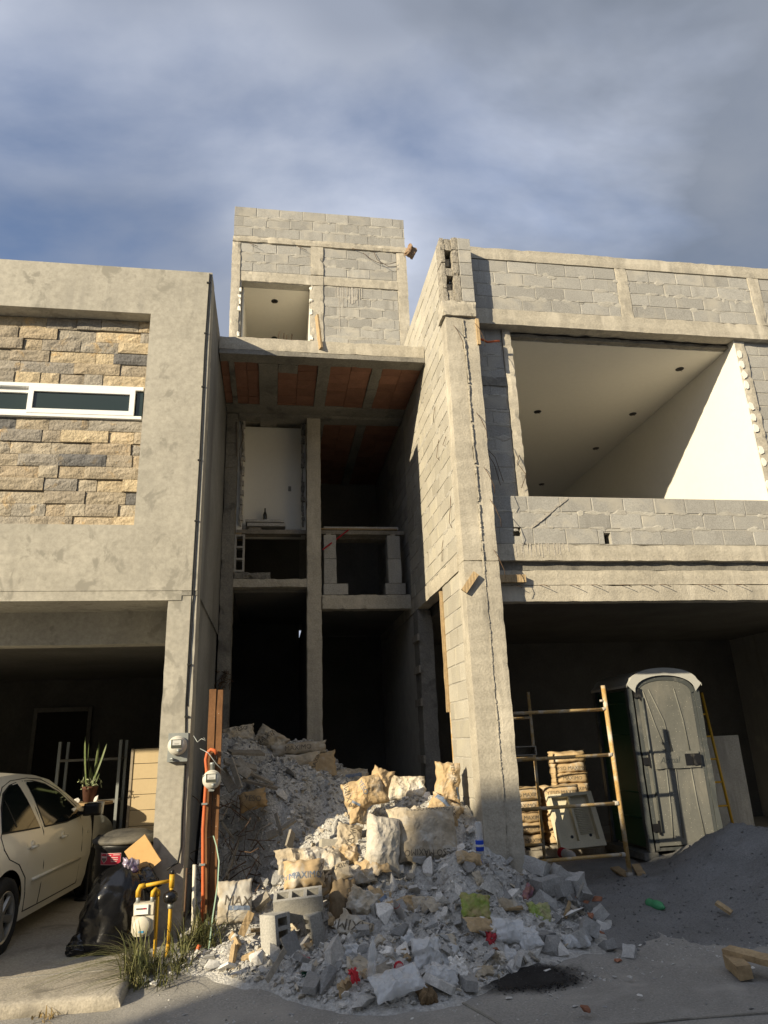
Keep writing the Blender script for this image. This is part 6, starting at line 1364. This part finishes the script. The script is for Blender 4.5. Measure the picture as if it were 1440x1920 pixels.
o = plank((.60,8.405,6.79), (.555,8.47,7.36), .075, .03, 'short plank leaning on the slab edge below the tower', m_wood, roll=1.4)
sack((2.37,10.16,9.97), (10,20,30), (.18,.24,.16), mat('rust_clump', (0.20,0.11,0.06), (0.32,0.24,0.16), s1=22, s2=50, bump=.8), 'brown clump of cloth and wire hanging on the tower corner', group='cloth', seed=91, name='cloth_clump', wr=.04, lump=.8)['category'] = 'cloth'

# ================================================================ litter on the heap
m_film = glassy('clear_plastic_film', (0.72,0.73,0.73), .22, .5, .55); m_milk = glassy('milky_plastic_film', (0.66,0.67,0.67), .3, .5, .78)
def film(loc, rot, dims, label, seed, mt=None, grp='plastic bags and film on the heap'):
    o = sack(loc, rot, dims, mt or m_film, label, group=grp, seed=seed, name='plastic_bag', wr=.028, lump=.5, p=2.6); o['category'] = 'plastic bag'; return o
film((0.868, 5.420, 0.040), (-55,-8,12), (.36,.20,.07), 'long clear plastic sleeve at the front foot of the heap', 201)
film((1.161, 5.820, 0.091), (-30,0,0), (.22,.22,.16), 'bunched milky plastic bag in the middle of the heap foot', 202, m_milk)
film((1.354, 5.923, 0.037), (-45,15,20), (.24,.18,.08), 'spread milky plastic bag right of the bunched one', 203, m_milk)
film((1.199, 5.550, 0.023), (-50,0,-10), (.24,.14,.08), 'clear plastic film below the bunched bag', 204); film((1.396, 6.333, 0.085), (-50,-20,0), (.28,.12,.05), 'thin clear film above the bunched bag', 205)
film((1.086, 6.058, 0.103), (-30,-20,20), (.12,.16,.04), 'upright torn plastic cup wall left of the bunched bag', 206, m_milk); film((0.619, 5.967, 0.089), (-30,10,30), (.12,.14,.04), 'beige torn cup piece at the left heap foot', 207, m_milk)
film((1.346, 5.600, 0.051), (-40,10,0), (.13,.13,.03), 'crumpled grey paper ball shaped sheet near the soot', 208, m_chunk)
film((1.931, 6.200, 0.103), (-45,10,5), (.30,.20,.10), 'wide milky plastic bag beside the red wrapper', 209, m_milk); film((2.058, 6.100, 0.060), (-50,-20,-10), (.18,.18,.06), 'clear plastic bag corner above the soot', 210); film((1.845, 5.950, -0.006), (-40,30,10), (.10,.13,.05), 'crushed clear cup at the edge of the soot', 211)
film((2.469, 6.150, -0.000), (-60,0,0), (.22,.12,.05), 'grey plastic sheet under the white plaster lump', 212); film((1.574, 6.625, 0.169), (-40,15,0), (.20,.24,.05), 'clear film standing left of the snack bag', 213)
def wrap(loc, rot, dims, c1, c2, label, seed, s1=9):
    o = sack(loc, rot, dims, mat('wrapper_print_%d' % seed, c1, c2, s1=s1, s2=30, rough=.4, bump=.2, fine=.15), label, group='food wrappers on the heap', seed=seed, name='food_wrapper', wr=.022, lump=.4); o['category'] = 'wrapper'
wrap((1.704, 6.350, 0.262), (-40,10,0), (.26,.22,.06), (.34,.26,.13), (.20,.30,.04), 'brown and lime snack bag left of the pillar foot', 221)
wrap((2.291, 6.450, 0.155), (-30,6,0), (.20,.17,.06), (.38,.32,.20), (.22,.33,.05), 'lime and tan snack bag right of the pillar foot', 222); wrap((2.322, 6.800, 0.242), (-20,40,0), (.09,.16,.03), (.16,.09,.20), (.40,.20,.12), 'small purple wrapper against the pillar corner', 223)
wrap((1.741, 6.120, 0.063), (-25,15,0), (.09,.12,.07), (.45,.03,.035), (.30,.02,.03), 'bright red crushed carton above the soot', 224, 3); wrap((0.588, 5.550, 0.068), (-20,-15,0), (.06,.09,.02), (.55,.03,.04), (.45,.03,.04), 'small red scrap at the road timber', 225, 3)
wrap((0.744, 5.580, -0.080), (-70,0,0), (.09,.06,.03), (.06,.28,.18), (.10,.36,.25), 'teal green twisted scrap beside the road timber', 226, 3); wrap((0.275, 5.875, 0.009), (-50,0,0), (.08,.05,.03), (.01,.06,.035), (.015,.08,.05), 'dark green scrap at the left heap foot', 227, 3)
wrap((0.272, 6.058, 0.058), (-40,20,0), (.07,.05,.03), (.40,.10,.12), (.35,.2,.2), 'pinkish scrap beside the dark green one', 228, 3)
m_lab = mat('red_label', (0.42,0.02,0.03), bump=0, fine=.1); m_labb = mat('blue_label', (0.02,0.06,0.42), (0.025,0.07,0.45), bump=0, fine=.1)
m_dusty = mat('dusty_bottle_plastic', (0.42,0.40,0.37), (0.33,0.31,0.29), rough=.35, bump=.1, fine=.2)
LB = lambda a, b, r_=.0355: [(r_-.001, a), (r_, a+.002), (r_, b-.002), (r_-.001, b)]
bottle('soda_bottle', (1.123, 6.553, 0.142), (25,-25,0), BP, m_dusty, 'dusty soda bottle lying below the folded paper layers', bands=[('label', LB(.17,.18,.028), m_lab)])
bottle('soda_bottle', (0.710, 5.580, 0.041), (-8,6,0), BP, m_clear, 'clear crushed bottle upright beside the plastic sleeve')
bottle('soda_bottle', (0.920, 5.710, 0.069), (90,70,0), BP, m_clear, 'small bottle with red band lying under the plastic bag', bands=[('label', LB(.05,.09), m_lab)])
_u = (1.919, 6.860, 0.193); UB = empty('water_bottle', (_u[0], _u[1], max(_u[2], pile_at(_u[0], _u[1])+.02)), 'upside down clear water bottle with blue label against the pillar', 'bottle')
MB().lathe([(.013,0),(.013,.03),(.016,.04),(.036,.08),(.036,.20),(.033,.22),(.036,.24),(.036,.33),(.030,.35)], 18).build('bottle_body', m_clear, UB, True, smooth=True); MB().lathe(LB(.10,.19,.0375), 18).build('label', m_labb, UB, True, smooth=True); MB().lathe([(.014,-.01),(.015,-.008),(.015,.02),(.012,.021)], 14).build('cap', m_labb, UB, True, smooth=True)
MB().lathe(LB(.135,.155,.0382), 18).build('label_print', m_lcd, UB, True, smooth=True)
bottle('soda_bottle', (3.289, 8.350, 0.323), (90,86,0), [(.05,0),(.055,.02),(.055,.2),(.05,.22),(.055,.25),(.05,.30),(.02,.38),(.018,.4)], m_dusty, 'large soda bottle with red label lying before the wash tub', bands=[('label', LB(.02,.13,.0565), m_lab)])
bottle('green_bottle', (3.543, 6.948, 0.060), (92,78,10), [(.03,0),(.042,.03),(.038,.09),(.046,.14),(.042,.19),(.02,.22),(.014,.24)], mat('green_film', (0.05,0.24,0.10), (0.09,0.32,0.15), s1=12, rough=.25, bump=.3, fine=.1), 'crushed green plastic bottle lying on the sand')
tag(MB().tube([(0.863, 5.488, -0.085), (1.054, 5.499, -0.060)], .012, 8).build('broom_stick', m_wood, smooth=True), 'short pale stick of a broken brush at the heap foot', 'stick')
sack((1.062, 5.397, -0.050), (-60,10,20), (.13,.12,.08), mat('dry_bristle', (0.22,0.15,0.08), (0.13,0.09,0.05), s1=30, s2=80, bump=.8), 'brown dry bristle knot on the broken brush stick', group='brush', seed=231, name='bristle_knot', wr=.03)['category'] = 'brush'
